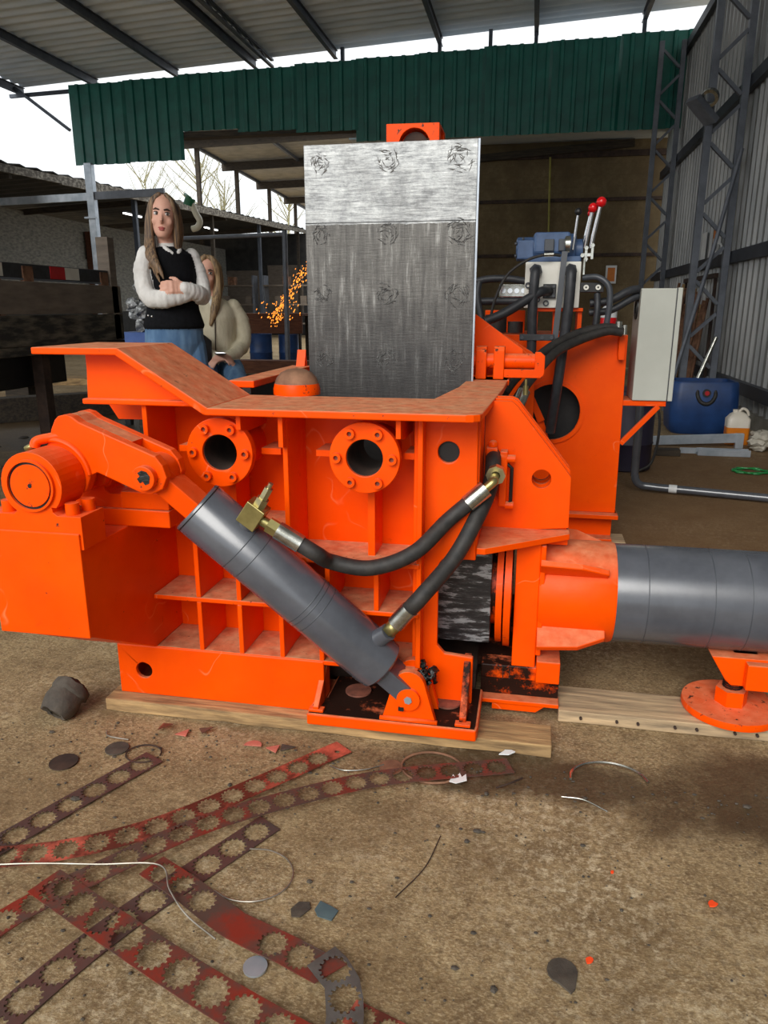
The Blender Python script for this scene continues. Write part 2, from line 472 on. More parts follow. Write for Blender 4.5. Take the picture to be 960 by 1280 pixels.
# main roof: corrugated sheets carried on steel beams that run away from the camera
def roofz(x): return 5.02+(x+9.6)*.047
ceiling = thing('ceiling', (-3.6, 7, 5.2), 'corrugated grey metal roof on dark steel beams', kind='structure')
bx = [-9.45, -7.95, -6.38, -4.93, -3.5, -1.72, -.18, 1.46, 3.0]
Y0, Y1, NS = -1.6, 13.75, 8
L = (Y1-Y0)/NS
for i in range(8):
    x0, x1 = bx[i], bx[i+1]
    mb = MB(); n = 8*8
    ys = [k*(L+.04)/n for k in range(n+1)]
    wz = [.028*math.sin(2*PI*y/(L/8)) for y in ys]
    vs = [(x, y, roofz(x)+w) for x in (x0, x1) for y, w in zip(ys, wz)]
    vs += [(x, y, roofz(x)+w+.002) for x in (x0, x1) for y, w in zip(ys, wz)]
    m = n+1
    fs = [(k, k+1, m+k+1, m+k) for k in range(n)]+[(2*m+k, 3*m+k, 3*m+k+1, 2*m+k+1) for k in range(n)]
    mb.add(vs, fs, True)
    o = mb.build('roof_sheet', 'roof_sheet', ceiling, org=(x0, 0, 0))
    place(o, (x0, Y0, 0), ceiling)
    for k in range(1, NS): dup(o, (x0, Y0+k*L, .004*(k % 2)), ceiling)
for i, x in enumerate(bx[:-1]):
    mb = MB(); z = roofz(x)-.02
    mb.box(x-.035, x+.035, Y0, Y1, z-.13, z-.118).box(x-.035, x+.035, Y0, Y1, z-.012, z).box(x-.006, x+.006, Y0, Y1, z-.118, z-.012)
    mb.build('roof_beam', 'purlin_steel', ceiling)
    if i == 3:   # doubled lattice girder
        mb = MB(); X = x+.3
        mb.box(X-.03, X+.03, Y0, Y1, z-.13, z-.10).box(X-.03, X+.03, Y0, Y1, z-.03, z)
        mb.build('roof_beam', 'purlin_steel', ceiling)
        for k in range(16):
            y = Y1-.3-k*.55
            MB().bar((X, y, z-.11), (X, y-.27, z-.02), .03, .02).bar((X, y-.27, z-.02), (X, y-.55, z-.11), .03, .02).build('girder_web', 'purlin_steel', ceiling)
# tie beam at the roof's rear edge and its left overhang
MB().bar((-9.6, 13.55, 4.83), (2.2, 13.55, 5.1), .05, .06).build('tie_beam', 'purlin_steel', ceiling)
MB().bar((-9.45, 13.5, 4.95), (-8.4, 13.45, 4.2), .05, .05).build('knee_brace', 'purlin_steel', ceiling)
for x in (-3.35, -1.72, -.9, -.18, 1.46):
    MB().box(x-.03, x+.03, 13.58, 13.64, roofz(x)-.55, roofz(x)-.03).build('roof_strut', 'purlin_steel', ceiling)

# green cladding hung below the roof at the back
wall_back = thing('wall_back', (-3, 13.4, 3.6), 'dark green ribbed metal cladding hung under the roof', kind='structure')
def trap_sheet(w, ribs, depth):
    # trapezoidal profile across one sheet: (u, d)
    out = []; p = w/ribs
    for k in range(ribs):
        o = k*p
        out += [(o, 0), (o+p*.62, 0), (o+p*.70, depth), (o+p*.92, depth)]
    out.append((w, 0)); return out
def sheet(prof, lo, hi, fn):
    # fn(u, d, t): point; extruded lo..hi with 1.5 mm thickness
    mb = MB(); m = len(prof)
    vs = [fn(u, d, lo) for u, d in prof]+[fn(u, d, hi) for u, d in prof]+[fn(u, d+.0015, lo) for u, d in prof]+[fn(u, d+.0015, hi) for u, d in prof]
    fs = [(k, k+1, m+k+1, m+k) for k in range(m-1)]+[(2*m+k, 3*m+k, 3*m+k+1, 2*m+k+1) for k in range(m-1)]
    return mb.add(vs, fs)
gw = 1.048
prof = trap_sheet(gw, 5, .035); prof[-1] = (gw+.035, 0)
for k in range(10):
    x0 = -8.32+k*gw
    top = 4.92+(x0+8.3)*.025+random.uniform(-.01, .01)
    bot = 3.6 if k < 2 else (4.08-(k-2)*.05 if k < 5 else 3.80)
    lean = .004*(k % 2)
    sheet(prof, bot+(0 if k > 1 else .02*k), top, lambda u, d, t: (x0+u, 13.4-d+lean, t)).build('cladding_sheet', 'green_sheet', wall_back)
for z0, xa, xb in ((4.85, -8.3, 2.1), (4.12, -6.2, 2.1), (3.72, -8.3, -6.25)):
    MB().bar((xa, 13.46, z0), (xb, 13.46, z0+(xb-xa)*.02), .06, .05).build('cladding_rail', 'girt_steel', wall_back)
MB().box(-6.25, -3.0, 13.42, 13.62, 3.98, 4.08).build('lintel_beam', 'timber_dark', wall_back, .004)

# right wall of ribbed sheet on girts
wall_right = thing('wall_right', (2.12, 7, 0), 'ribbed grey metal side wall on dark horizontal girts', kind='structure')
pr = trap_sheet(1.0, 5, .03)
for tier, (za, zb, nm) in enumerate(((.12, 1.66, 'lower'), (1.64, 3.32, 'middle'), (3.30, 4.95, 'upper'))):
    first = None
    for k in range(20):
        y0 = -5.3+k*.995
        if first is None:
            first = sheet(pr, za, zb, lambda u, d, t: (2.12-d+.002*tier, y0+u, t)).build('wall_sheet', 'wall_sheet', wall_right, org=(2.12, y0, za))
        else:
            dup(first, (2.12+random.uniform(-.003, .003), y0, za), wall_right)
for z0 in (.34, 1.62, 3.3, 4.85):
    MB().box(2.02, 2.085, -5.3, 14.6, z0-.06, z0+.06).build('wall_girt', 'girt_steel', wall_right)
MB().box(2.05, 2.2, -5.3, 14.6, -.001, .14).build('plinth', 'concrete_grey', wall_right)
def lattice(y, label):
    t = thing('lattice_column', (1.87, y, 0), label, kind='structure')
    MB().box(1.63, 1.70, y-.04, y+.04, 0, 4.9).build('chord', 'column_steel', t, .003)
    MB().box(1.945, 2.012, y-.04, y+.04, 0, 4.9).build('chord', 'column_steel', t, .003)
    z = .12; k = 0
    while z < 4.7:
        a, b = ((1.70, y, z), (1.945, y, z+.24)) if k % 2 == 0 else ((1.945, y, z), (1.70, y, z+.24))
        MB().bar(a, b, .035, .045, (0,1,0)).build('brace', 'column_steel', t)
        z += .34; k += 1
    MB().box(1.64, 2.04, y-.1, y+.1, 0, .015).build('base_plate', 'column_steel', t)
lattice(8.9, 'grey steel lattice column in front of the ribbed wall')
lattice(13.0, 'far grey steel lattice column beside the block wall')
# block wall behind
wall_block = thing('wall_rear', (-.5, 15.1, 0), 'dark rough block wall with horizontal concrete bands', kind='structure')
MB().box(-3.4, 2.6, 15.1, 15.3, 0, 4.3).build('masonry', 'block_wall', wall_block)
for z0, h in ((3.72, .10), (2.98, .06), (2.02, .06)):
    MB().box(-3.4, 2.6, 15.05, 15.1, z0, z0+h).build('concrete_band', 'rusty_dark', wall_block, .004)
MB().box(-3.4, 2.6, 14.2, 15.1, 4.0, 4.03).build('ledge_roof', 'roof_sheet', wall_block)
MB().bar((-1.2, 15.0, 3.75), (1.6, 15.0, 3.92), .1, .12).build('timber_header', 'timber_dark', wall_block)

# low open shed along the left
shed = thing('wall_left', (-11.5, 20, 0), 'long dark open shed with weathered eave along the yard', kind='structure')
def ez(y): return 3.55+(y-12)*.034
mb = MB(); n = 150; ys = [6+25*k/n for k in range(n+1)]
vs = [(-9.3, y, ez(y)+.02*math.sin(k*PI/1.5)) for k, y in enumerate(ys)]+[(-16.5, y, ez(y)-.35+.02*math.sin(k*PI/1.5)) for k, y in enumerate(ys)]
m = n+1
mb.add(vs+[Vector(p)+Vector((0,0,.02)) for p in vs], [(k, k+1, m+k+1, m+k) for k in range(n)]+[(2*m+k, 3*m+k, 3*m+k+1, 2*m+k+1) for k in range(n)]+[(k, 2*m+k, 2*m+k+1, k+1) for k in range(n)])
mb.build('shed_roof', 'shed_roof', shed)
mb = MB()
for k in range(12):
    y = 6+k*25/12
    MB().bar((-9.27, y, ez(y)-.1), (-9.27, y+25/12, ez(y+25/12)-.1), .05, random.uniform(.13, .19)).build('fascia_board', 'eave_weathered', shed)
for k, y in enumerate((8, 11, 17.5, 22, 26, 30.5)):
    MB().box(-9.5, -9.4, y-.05, y+.05, 0, ez(y)-.05).build('shed_post', 'timber_dark' if k % 2 else 'purlin_steel', shed)
for k in range(5):
    y = 8+k*5
    MB().bar((-9.4, y, ez(y)-.16), (-16.4, y, ez(y)-.5), .08, .14).build('shed_rafter', 'timber_dark', shed)
for k in range(13):   # grey boarding at the back of the shed
    y = 6+k*2.0
    MB().box(-12.75, -12.7, y+.005, y+1.995, 1.0, 2.45).build('wall_panel', 'panel_grey', shed)
    MB().box(-12.79, -12.74, y+.0, y+2.0, 2.40, 3.45).build('wall_panel', 'panel_grey', shed)
for k in range(5):
    y = 8+k*4.2
    MB().box(-12.68, -12.5, y-.09, y+.09, 0, 3.2).build('wall_stud', 'timber_brown', shed)
MB().box(-12.8, -12.72, 6, 31, 0, 1.0).build('plinth', 'panel_dark', shed)
MB().box(-16.5, -3.4, 30.9, 31.0, 0, 4.02).build('end_wall', 'panel_dark', shed)
for k in range(6):   # dim boards and openings on the far wall
    x = -14.5+k*1.8
    MB().box(x, x+1.5, 30.84, 30.9, .9, 2.4+.2*(k % 3)).build('end_panel', 'board_brown', shed)

# steel frame under the left end of the cladding
fr = thing('galvanised_gantry', (-8.03, 13.3, 0), 'pale galvanised post and crossbeam below the green cladding', 'frame')
MB().box(-8.1, -7.96, 13.28, 13.4, 0, 3.62).build('post', 'galvanised', fr, .004)
MB().bar((-10.2, 13.34, 3.01), (-8.1, 13.34, 3.06), .06, .13).build('crossbeam', 'galvanised', fr)
MB().bar((-7.96, 13.34, 3.07), (-6.6, 13.34, 3.1), .06, .13).build('crossbeam', 'column_steel', fr)
MB().box(-8.16, -7.9, 13.24, 13.28, 2.68, 2.71).build('clamp', 'galvanised', fr)
pp = MB().tube(spline([(-6.0, 13.15, 2.86), (-5.93, 13.15, 2.7), (-5.87, 13.15, 2.58), (-5.92, 13.15, 2.48), (-6.02, 13.15, 2.45)], 6), .055, 12)
# downpipe elbow hanging from the crossbeam
pv = thing('drain_pipe', (-6.0, 13.15, 2.45), 'short curved cream plastic drainpipe with green collar under the shed roof', 'pipe')
pp.build('pipe_bend', 'pvc', pv)
MB().cyl((-6.06, 13.15, 2.84), (-6.02, 13.15, 2.96), .1, .09, 14).build('collar', 'pvc_green', pv)
MB().cyl((-6.02, 13.15, 2.95), (-6.2, 13.34, 3.05), .03, n=8).build('hanger', 'pvc_green', pv)

# far high canopy behind the shed
can = thing('canopy_roof', (-9, 38, 0), 'far pale sheet canopy on posts beyond the shed', 'canopy')
def cz(y): return 7.62-(y-30)*.035
for k in range(7):
    ya, yb = 29.5+k*2.6, 29.5+(k+1)*2.6
    mb = MB(); n = 12
    q = [(-14+10*0, ya+(yb-ya)*j/n, cz(ya+(yb-ya)*j/n)+.02*(j % 2)) for j in range(n+1)]
    q2 = [(-2.5, p[1], p[2]+.25) for p in q]
    mb.add(q+q2+[(p[0], p[1], p[2]+.01) for p in q+q2], [(j, j+1, n+2+j, n+1+j) for j in range(n)]+[(2*n+2+j, 3*n+3+j, 3*n+4+j, 2*n+3+j) for j in range(n)])
    mb.build('canopy_sheet', 'canopy_sheet', can)
for y in (30.4, 34.6, 39.0, 43.4):
    MB().bar((-14.2, y, cz(y)-.2), (-2.5, y, cz(y)+.05), .14, .34).build('canopy_beam', 'timber_dark', can)
    MB().box(-13.72, -13.56, y+.2, y+.36, 0, cz(y)-.2).build('canopy_post', 'timber_dark', can)
for x in (-14.05, -10.6, -7.2):
    MB().bar((x, 29.5, cz(29.5)-.04), (x, 47.7, cz(47.7)-.04), .12, .12).build('canopy_purlin', 'purlin_steel', can)

# bare trees against the sky
def tree(x, y, h, seed, label):
    rnd = random.Random(seed)
    t = thing('bare_tree', (x, y, 0), label, 'tree', 'bare trees beyond the shed')
    tr = [(x, y, 0), (x+.1, y, h*.35), (x-.05, y, h*.7), (x+.15, y, h)]
    MB().tube(spline(tr, 5), [.16-.12*i/15 for i in range(16)], 7).build('trunk', 'bark', t)
    mb = MB()
    for k in range(30):
        z = h*rnd.uniform(.3, .98); a = rnd.uniform(0, 2*PI); l = h*rnd.uniform(.12, .38)
        p = Vector((x, y, z)); d = Vector((math.cos(a), .4*math.sin(a), rnd.uniform(.4, 1.3))).normalized()
        q = [p, p+d*l*.5+Vector((0, 0, .1)), p+d*l+Vector((rnd.uniform(-.2, .2), 0, .4))]
        mb.tube(spline(q, 3), [.045, .04, .035, .03, .024, .018, .012], 5)
        for j in range(3):
            s = p+d*l*rnd.uniform(.3, .9); e = s+Vector((rnd.uniform(-.8, .8), rnd.uniform(-.3, .3), rnd.uniform(.2, .9)))*l*.6
            mb.tube([s, e], [.018, .008], 4)
    o = mb.build('branches', 'bark', t); tag(o, kind='stuff')
tree(-22.6, 51, 10.5, 3, 'bare tree with pale forked trunk seen left of the far canopy posts')
tree(-23.8, 58, 10.5, 5, 'bare tree seen between the first two canopy posts')
tree(-30.6, 58.5, 11.0, 8, 'thin bare tree seen just below the green cladding edge')
tree(-17.4, 54, 8.2, 9, 'small bare tree seen right beside the steel lid')
# ------------------------------------------------------------------ the baling press
press = thing('baling_press', (-.5, 2.1, 0), 'large orange hydraulic scrap baling press with open steel lid', 'machine')
O = 'orange'
# --- ribbed side of the press chamber
side = MB().prism([(-1.0,.175),(-.25,.175),(-.25,.845),(-1.0,.845)], [circ(-.76,.748,.046), circ(-.386,.748,.046)], 'y', 1.91, 1.925).build('side_panel', O, press)
beam = MB().prism([(-1.11,.036),(-.505,.036),(-.505,.186),(-1.11,.186)], [circ(-1.033,.110,.024)], 'y', 1.75, 1.764).build('lower_beam', O, press, .003)
MB().box(-1.112, -1.098, 1.764, 1.91, .036, .186).build('end_plate', O, beam)
MB().box(-1.11, -.25, 1.752, 1.91, .176, .189).build('ledge', 'orange_dusty', beam, .002)
MB().box(-1.11, -.505, 1.80, 1.91, .036, .05).build('sole_plate', O, beam)
def shelf(x0, x1, z, y0=1.75): MB().box(x0, x1, y0, 1.91, z-.013, z).build('shelf', 'orange_dusty', side, .0025)
def rib(x, z0, z1, y0=1.751, w=.013): MB().box(x-w/2, x+w/2, y0, 1.91, z0, z1).build('rib', O, side, .002)
shelf(-.983, -.25, .344)
shelf(-.60, -.25, .478)
shelf(-.983, -.60, .556)
for x in (-.852, -.736, -.62, -.51): rib(x, .189, .331)
for x in (-.852, -.736): rib(x, .344, .543)
for x in (-.62, -.49, -.361): rib(x, .344, .465)
rib(-.592, .478, .845); rib(-.966, .556, .872); rib(-.252, .189, .845, 1.755)
# weld-lined inner corners beside the ribs
for x in (-.852, -.736, -.62):
    MB().bar((x-.035, 1.9, .19), (x-.035, 1.9, .33), .012, .012).build('weld_bead', O, side)
# top stiffeners beneath the flange
for x, zb in ((-.592, .76), (-.300, .79), (-.70, .80)):
    MB().prism([(1.72,.845),(1.74,.845),(1.91,.845),(1.91,zb),(1.78,zb),(1.72,zb+.01)], [], 'x', x-.006, x+.006).build('stiffener', O, side, .001)
# rounded ports with bolted flanges
def port(x):
    z = .748
    f = MB().ring((x,1.735,z), (x,1.762,z), .088, .046, 40).build('port_flange', 'orange_clean', press, .002)
    MB().ring((x,1.762,z), (x,1.915,z), .062, .0505, 32).build('port_pipe', O, f)
    MB().ring((x,1.745,z), (x,1.93,z), .0505, .0445, 32).build('port_liner', 'rusty_dark', f)
    for k in range(6):
        a = PI/3*k; c = (x+.069*math.cos(a), z+.069*math.sin(a))
        MB().ring((c[0],1.722,c[1]), (c[0],1.736,c[1]), .0125, .0062, 14).build('bolt', 'orange_clean', f)
        MB().cyl((c[0],1.731,c[1]), (c[0],1.735,c[1]), .0065, n=6).build('socket', 'gasket_rust', f)
    for dx in (-1, 1): MB().box(min(x+dx*.088, x+dx*.14), max(x+dx*.088, x+dx*.14), 1.80, 1.9, z-.012, z+.004).build('web', O, f)
    MB().box(x-.006, x+.012, 1.80, 1.9, z-.27 if x > -.5 else z-.19, z-.085).build('web', O, f)
port(-.76); port(-.386)
# --- column plate with window, right of the ribs
col = [(-.262,.07),(-.112,.07),(-.112,.206),(-.188,.212),(-.208,.235),(-.208,.462),(-.2,.474),(-.188,.478),(-.114,.478),(-.118,.845),(-.262,.845)]
colp = MB().prism(col, [circ(-.189,.756,.027)], 'y', 1.81, 1.826).build('column_plate', O, press, .003)
MB().box(-.272, -.262, 1.79, 1.91, .07, .845).build('edge_flange', O, colp, .002)
MB().box(-.262, -.125, 1.826, 1.84, .60, .845).build('backing', 'black_steel', colp)
MB().box(-.122, -.112, 1.826, 1.98, .485, .845).build('return_plate', O, colp, .002)
# dark chamber seen through window and ports
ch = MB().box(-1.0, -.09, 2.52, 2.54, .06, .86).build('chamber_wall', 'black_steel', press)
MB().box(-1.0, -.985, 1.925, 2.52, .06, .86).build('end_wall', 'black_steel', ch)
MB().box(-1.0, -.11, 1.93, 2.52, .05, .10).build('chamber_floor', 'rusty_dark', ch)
# ram seen in the window
ram = MB().box(-.56, -.076, 1.93, 2.40, .197, .478).build('ram_block', 'scored_ram_steel', press, .002)
MB().cyl((-.076,2.06,.325), (-.02,2.06,.325), .115, n=36).build('piston_rod', 'orange_greasy', ram)
# --- hopper top: front flange, raised left wing, sloping cheek
ft = [(-.775,1.69),(-.14,1.69),(-.122,1.695),(-.108,1.708),(-.104,1.725),(-.078,2.30),(-.072,2.68),(-.205,2.68),(-.215,2.30),(-.25,1.985),(-.775,1.985)]
flange = MB().prism(ft, [], 'z', .848, .866).build('hopper_flange', 'orange_dusty', press, .003)
MB().prism([(-.99,1.006),(-.765,.866),(-.775,.848),(-.998,.989)], [], 'y', 1.69, 1.985).build('sloping_cheek', 'orange_dusty', flange, .003)
MB().box(-1.225, -.988, 1.69, 1.985, .989, 1.006).build('wing_plate', 'orange_dusty', flange, .003)
MB().prism([(-1.117,.989),(-1.0,.989),(-.80,.872),(-1.125,.872)], [], 'y', 1.757, 1.77).build('wing_web', O, flange, .002)
MB().box(-1.127, -.79, 1.735, 1.775, .862, .876).build('wing_lip', O, flange, .003)
MB().prism([(-1.167,.862),(-1.128,.80),(-.97,.80),(-.97,.862)], [], 'y', 1.90, 1.912).build('wing_gusset', O, flange, .002)
MB().box(-1.127, -1.115, 1.77, 1.985, .876, .989).build('wing_end', O, flange)
MB().box(-.83, -.755, 1.985, 2.56, .885, .905).build('side_rim', 'timber_pale' if False else 'orange_dusty', flange, .003)
MB().box(-.79, -.765, 1.985, 2.54, .30, .885).build('side_liner', 'black_steel', flange)
MB().box(-.83, -.07, 2.56, 2.68, .848, .866).build('rear_rim', 'orange_dusty', flange, .003)
# dome stop with worn crown
dome = MB().lathe([(.066,.0),(.066,.016),(.062,.03)], (-.645,2.03,.866), n=28).build('dome_stop', 'orange_chipped', press)
MB().lathe([(.062,.03),(.056,.046),(.043,.06),(.024,.069),(.0001,.072)], (-.645,2.03,.866), n=28).build('worn_crown', 'rusty', dome)
MB().prism([(2.50,.866),(2.56,.866),(2.54,.96)], [], 'x', -.80, -.77).build('rim_gusset', O, flange)
# --- open lid, standing upright on its hinge
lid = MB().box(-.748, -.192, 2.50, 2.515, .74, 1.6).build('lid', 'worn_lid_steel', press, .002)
MB().box(-.74, -.2, 2.515, 2.56, .88, 1.59).build('lid_back', 'orange', lid, .003)
MB().box(-.192, -.186, 2.50, 2.516, .74, 1.6).build('lid_edge', 'galvanised', lid)
MB().box(-.748, -.192, 2.4985, 2.5005, 1.3655, 1.3675).build('plate_joint', 'black_steel', lid)
for r, z in enumerate((1.545, 1.33, 1.145, .93)):
    for c, x in enumerate((-.695, -.475, -.245)):
        rx = .026+.005*((r*3+c) % 3)
        m1 = MB(); rx *= 1.15
        for q in range(34):
            a = random.uniform(0, 2*PI); d = rx*math.sqrt(random.random()); p = Vector((x+d*math.cos(a), 2.4998, z+d*math.sin(a)))
            a2 = a+PI/2+random.uniform(-.7,.7); l = rx*random.uniform(.12,.38)
            e = Vector((math.cos(a2), 0, math.sin(a2)))*l
            m1.tube([p-e, p+e*.2+Vector((random.uniform(-.002,.002), -.0006, random.uniform(-.002,.002))), p+e], [.0006, random.uniform(.001,.0024), .0006], 6)
        m1.build('weld_plug', 'dented_steel' if r else 'dented_steel_bright', lid); continue
        MB().lathe([(rx,.0),(rx*.9,-.0014),(rx*.75,-.0026),(rx*.25,-.0012),(.0001,-.001)], (x+random.uniform(-.015,.015), 2.5002, z+random.uniform(-.012,.012)), 'y', 14).build('weld_plug', 'dented_steel', lid)
lug = MB().prism([(-.49,1.56),(-.32,1.56),(-.32,1.662),(-.49,1.664)], [circ(-.40,1.60,.05)], 'y', 2.56, 2.60).build('lid_lug', 'orange_chipped', lid, .003)
MB().prism([(-.49,1.56),(-.32,1.56),(-.32,1.662),(-.49,1.664)], [circ(-.40,1.60,.05)], 'y', 2.68, 2.72).build('lug_cheek', 'orange_chipped', lug, .003)
MB().box(-.49, -.32, 2.60, 2.68, 1.655, 1.662).build('lug_top', 'orange_chipped', lug)
MB().cyl((-.40,2.58,1.60), (-.40,2.72,1.60), .042, n=24).build('lug_pin', 'rusty_dark', lug)
# hinge at the right rear
hinge = MB().cyl((-.21,2.62,.925), (.02,2.62,.925), .026, n=24).build('hinge_pin', 'orange_chipped', press)
for x0 in (-.185, -.125):
    MB().prism([(2.58,.866),(2.66,.866),(2.66,.96),(2.65,.975),(2.59,.975),(2.58,.96)], [], 'x', x0, x0+.036).build('hinge_lug', 'orange_chipped', hinge, .003)
MB().prism([(-.20,1.08),(-.185,1.07),(-.03,.96),(-.03,.87),(-.20,.87)], [], 'y', 2.70, 2.72).build('hinge_gusset', O, hinge, .002)
MB().prism([(-.09,.872),(.035,.872),(.045,.885),(.045,.945),(.03,.958),(.012,.958),(.012,.9),(-.09,.9)], [], 'y', 2.585, 2.60).build('keeper_plate', 'orange_chipped', hinge, .002)
MB().cyl((-.014,2.59,.868), (-.014,2.59,.845), .005, n=10).cyl((-.014,2.59,.845), (-.014,2.59,.815), .009, n=10).build('grease_fitting', 'brass', hinge)
# --- gusset plates on the right shoulder
gp = [(-.112,.50),(.122,.523),(.12,.663),(.10,.69),(-.03,.85),(-.045,.862),(-.112,.862)]
gus = MB().prism(gp, [circ(.043,.656,.026)], 'y', 2.0, 2.014).build('shoulder_plate', 'orange_clean', press, .002)
for k, dy in enumerate((.05, .10)):
    q = [(-.112,.53),(.122,.53),(.12,.672),(-.03,.858),(-.045,.864),(-.112,.864)]
    MB().prism(q, [circ(.043,.656,.026)], 'y', 2.0+dy, 2.014+dy).build('shoulder_layer', O, gus, .002)
MB().box(-.11, .118, 2.012, 2.1, .515, .53).build('weld_ledge', 'orange_clean', gus)
MB().prism([(-.112,1.80),(-.09,1.80),(.125,1.97),(.125,2.12),(-.112,2.12)], [], 'z', .498, .515).build('shoulder_shelf', O, gus, .002)
MB().box(.06, .122, 1.985, 2.1, .478, .498).build('shelf_rib', O, gus, .002)
# hose clamps on the shoulder plate
clamp = MB().box(-.105, -.075, 1.95, 2.0, .60, .745).build('hose_clamp', O, press, .003)
MB().box(-.068, -.048, 1.955, 2.0, .585, .735).build('clamp_bar', O, clamp, .003)
MB().tube([(-.048,1.965,.70),(-.036,1.965,.69),(-.036,1.965,.60),(-.048,1.965,.59)], .005, 8).build('clamp_handle', 'black_steel', clamp)
for z in (.715, .588): MB().cyl((-.05,1.965,z), (-.028,1.965,z), .011, n=14).build('clamp_bolt', O, clamp)
MB().ball((-.088,1.972,.75), .013).build('bolt_head', O, clamp)
# --- ram guide: vertical post, packing rings, base bars, greasy sill
post = MB().box(-.012, .052, 1.93, 2.05, .097, .50).build('guide_post', O, press, .003)
MB().ring((-.062,2.06,.325), (-.045,2.06,.325), .165, .115, 40).build('packing_ring', 'orange_clean', post)
MB().ring((-.040,2.06,.325), (-.022,2.06,.325), .175, .115, 40).build('packing_ring', 'orange_clean', post)
MB().box(-.012, .052, 2.05, 2.52, .097, .50).build('guide_block', 'orange_greasy', post)
sill = MB().box(-.095, .12, 1.925, 1.99, .095, .135).build('base_sill', 'orange_greasy', press, .003)
MB().box(.056, .12, 1.905, 1.99, .10, .165).build('sill_block', O, sill, .003)
MB().prism([(-.095,.10),(.12,.10),(.12,.045),(-.095,.045)], [], 'y', 1.93, 1.945).build('channel_web', 'orange_oily', sill)
MB().box(-.10, .122, 1.895, 1.945, .032, .044).build('channel_foot', 'orange', sill, .002)
MB().prism([(-.06,.032),(.085,.032),(.06,.012),(-.06,.012)], [], 'y', 1.90, 1.94).build('foot_wedge', O, sill)
MB().box(-.11, .12, 1.99, 2.5, .10, .125).build('greasy_deck', 'orange_oily', sill)
for x in (-.035, -.017): MB().box(x, x+.0025, 1.9235, 1.926, .096, .133).build('deck_joint', 'grease_black', sill)
# --- main cylinder running out to the right
AY, AZ, AR = 2.06, .325, .138
mc = MB().lathe([(.138,.255),(.138,1.25),(.12,1.262),(.0001,1.262)], (0,AY,AZ), 'x', 56).build('main_cylinder', 'grey_paint', press)
MB().lathe([(.139,.052),(.142,.06),(.142,.248),(.139,.256)], (0,AY,AZ), 'x', 56).build('cylinder_sleeve', O, mc)
for x in (.335, .50, .59, .80): MB().lathe([(.1379,x),(.1385,x+.001),(.1385,x+.002),(.1379,x+.003)], (0,AY,AZ), 'x', 56).build('weld_seam', 'dark_grey_paint', mc)
def srib(ang, up):
    # long gusset welded on the sleeve, at an angle round the axis
    c, s = math.cos(ang), math.sin(ang)
    prof = [(.052,.13),(.052,.21),(.16,.20),(.232,.165),(.232,.13)]
    mb = MB(); vs = []
    for t in (-.009, .009):
        for x, r in prof: vs.append((x, AY-r*c-t*s, AZ+r*s-t*c))
    n = len(prof)
    mb.add(vs, [tuple(range(n)), tuple(range(2*n-1, n-1, -1))]+[(i, (i+1) % n, n+(i+1) % n, n+i) for i in range(n)])
    mb.build('sleeve_gusset', O, mc, .003)
srib(math.radians(38), 1); srib(math.radians(-32), 0); srib(math.radians(140), 0); srib(math.radians(220), 0)
MB().box(.052, .066, 1.93, 2.19, .17, .49).build('flange_plate', O, mc, .003)
MB().box(.58, .64, 1.99, 2.13, .158, .2).build('saddle', O, mc)
# jack foot beneath the main cylinder
jk = MB().lathe([(.0001,.036),(.125,.036),(.127,.044),(.125,.056),(.04,.056)], (.585,1.985,0), n=48).build('jack_foot', 'orange_chipped', press)
MB().lathe([(.036,.056),(.042,.056),(.042,.10),(.036,.10)], (.585,1.985,0), n=6).build('jack_nut', O, jk)
MB().lathe([(.022,.10),(.022,.165)], (.585,1.985,0), n=20).build('jack_screw', 'orange_greasy', jk)
for k in range(3): MB().lathe([(.022,.102+k*.006),(.026,.104+k*.006),(.022,.106+k*.006)], (.585,1.985,0), n=20).build('screw_thread', 'black_steel', jk)
MB().prism([(.515,.20),(.70,.20),(.70,.12),(.57,.12),(.555,.135)], [], 'y', 1.955, 2.015).build('jack_bracket', O, jk, .003)
MB().box(.60, .70, 1.925, 1.955, .122, .195).build('jack_cheek', O, jk, .003)
# --- left hinge box for the tilting shaft
hb = [(1.45,.352),(1.45,.566),(1.75,.566),(1.92,.566),(1.92,.19),(1.745,.19)]
box = MB().prism(hb, [], 'x', -1.218, -.985).build('hinge_box', 'orange_clean', press, .003)
MB().box(-1.219, -.984, 1.446, 1.458, .35, .606).build('face_plate', 'orange_clean', box, .002)
def pillow(y0, y1, zb, par):
    # bearing block with round head, feet and bolts
    cx, cz, R = -1.093, .714, .076
    a = [(-1.222,zb),(-.978,zb),(-.978,.645),(-1.036,.645),(-1.046,.652),(-1.049,.664)]
    arc = [(cx+R*math.cos(t), cz+R*math.sin(t)) for t in [math.radians(-42+264*i/26) for i in range(27)]]
    o = MB().prism(a+arc+[(-1.137,.652),(-1.147,.645),(-1.222,.645)], [], 'y', y0, y1).build('bearing_block', 'orange_clean', par, .003)
    return o
b1 = pillow(1.452, 1.545, .567, press)
MB().ring((-1.093,1.444,.714), (-1.093,1.453,.714), .060, .055, 40).build('bearing_ring', 'orange_clean', b1)
MB().cyl((-1.093,1.447,.714), (-1.093,1.46,.714), .049, n=36).build('shaft_end', 'orange_chipped', b1)
MB().ring((-1.093,1.4505,.714), (-1.093,1.452,.714), .055, .049, 36).build('shaft_gap', 'black_steel', b1)
MB().cyl((-1.093,1.446,.714), (-1.093,1.449,.714), .005, n=10).build('centre_mark', 'black_steel', b1)
for x, y in ((-1.012,1.475), (-1.0,1.52), (-1.175,1.475), (-1.185,1.52)):
    MB().cyl((x,y,.645), (x,y,.672), .0155, n=18).build('bearing_bolt', 'orange_clean', b1)
b2 = pillow(1.67, 1.75, .585, press)
MB().box(-1.20, -.868, 1.655, 1.76, .566, .61).build('rear_pedestal', O, b2, .003)
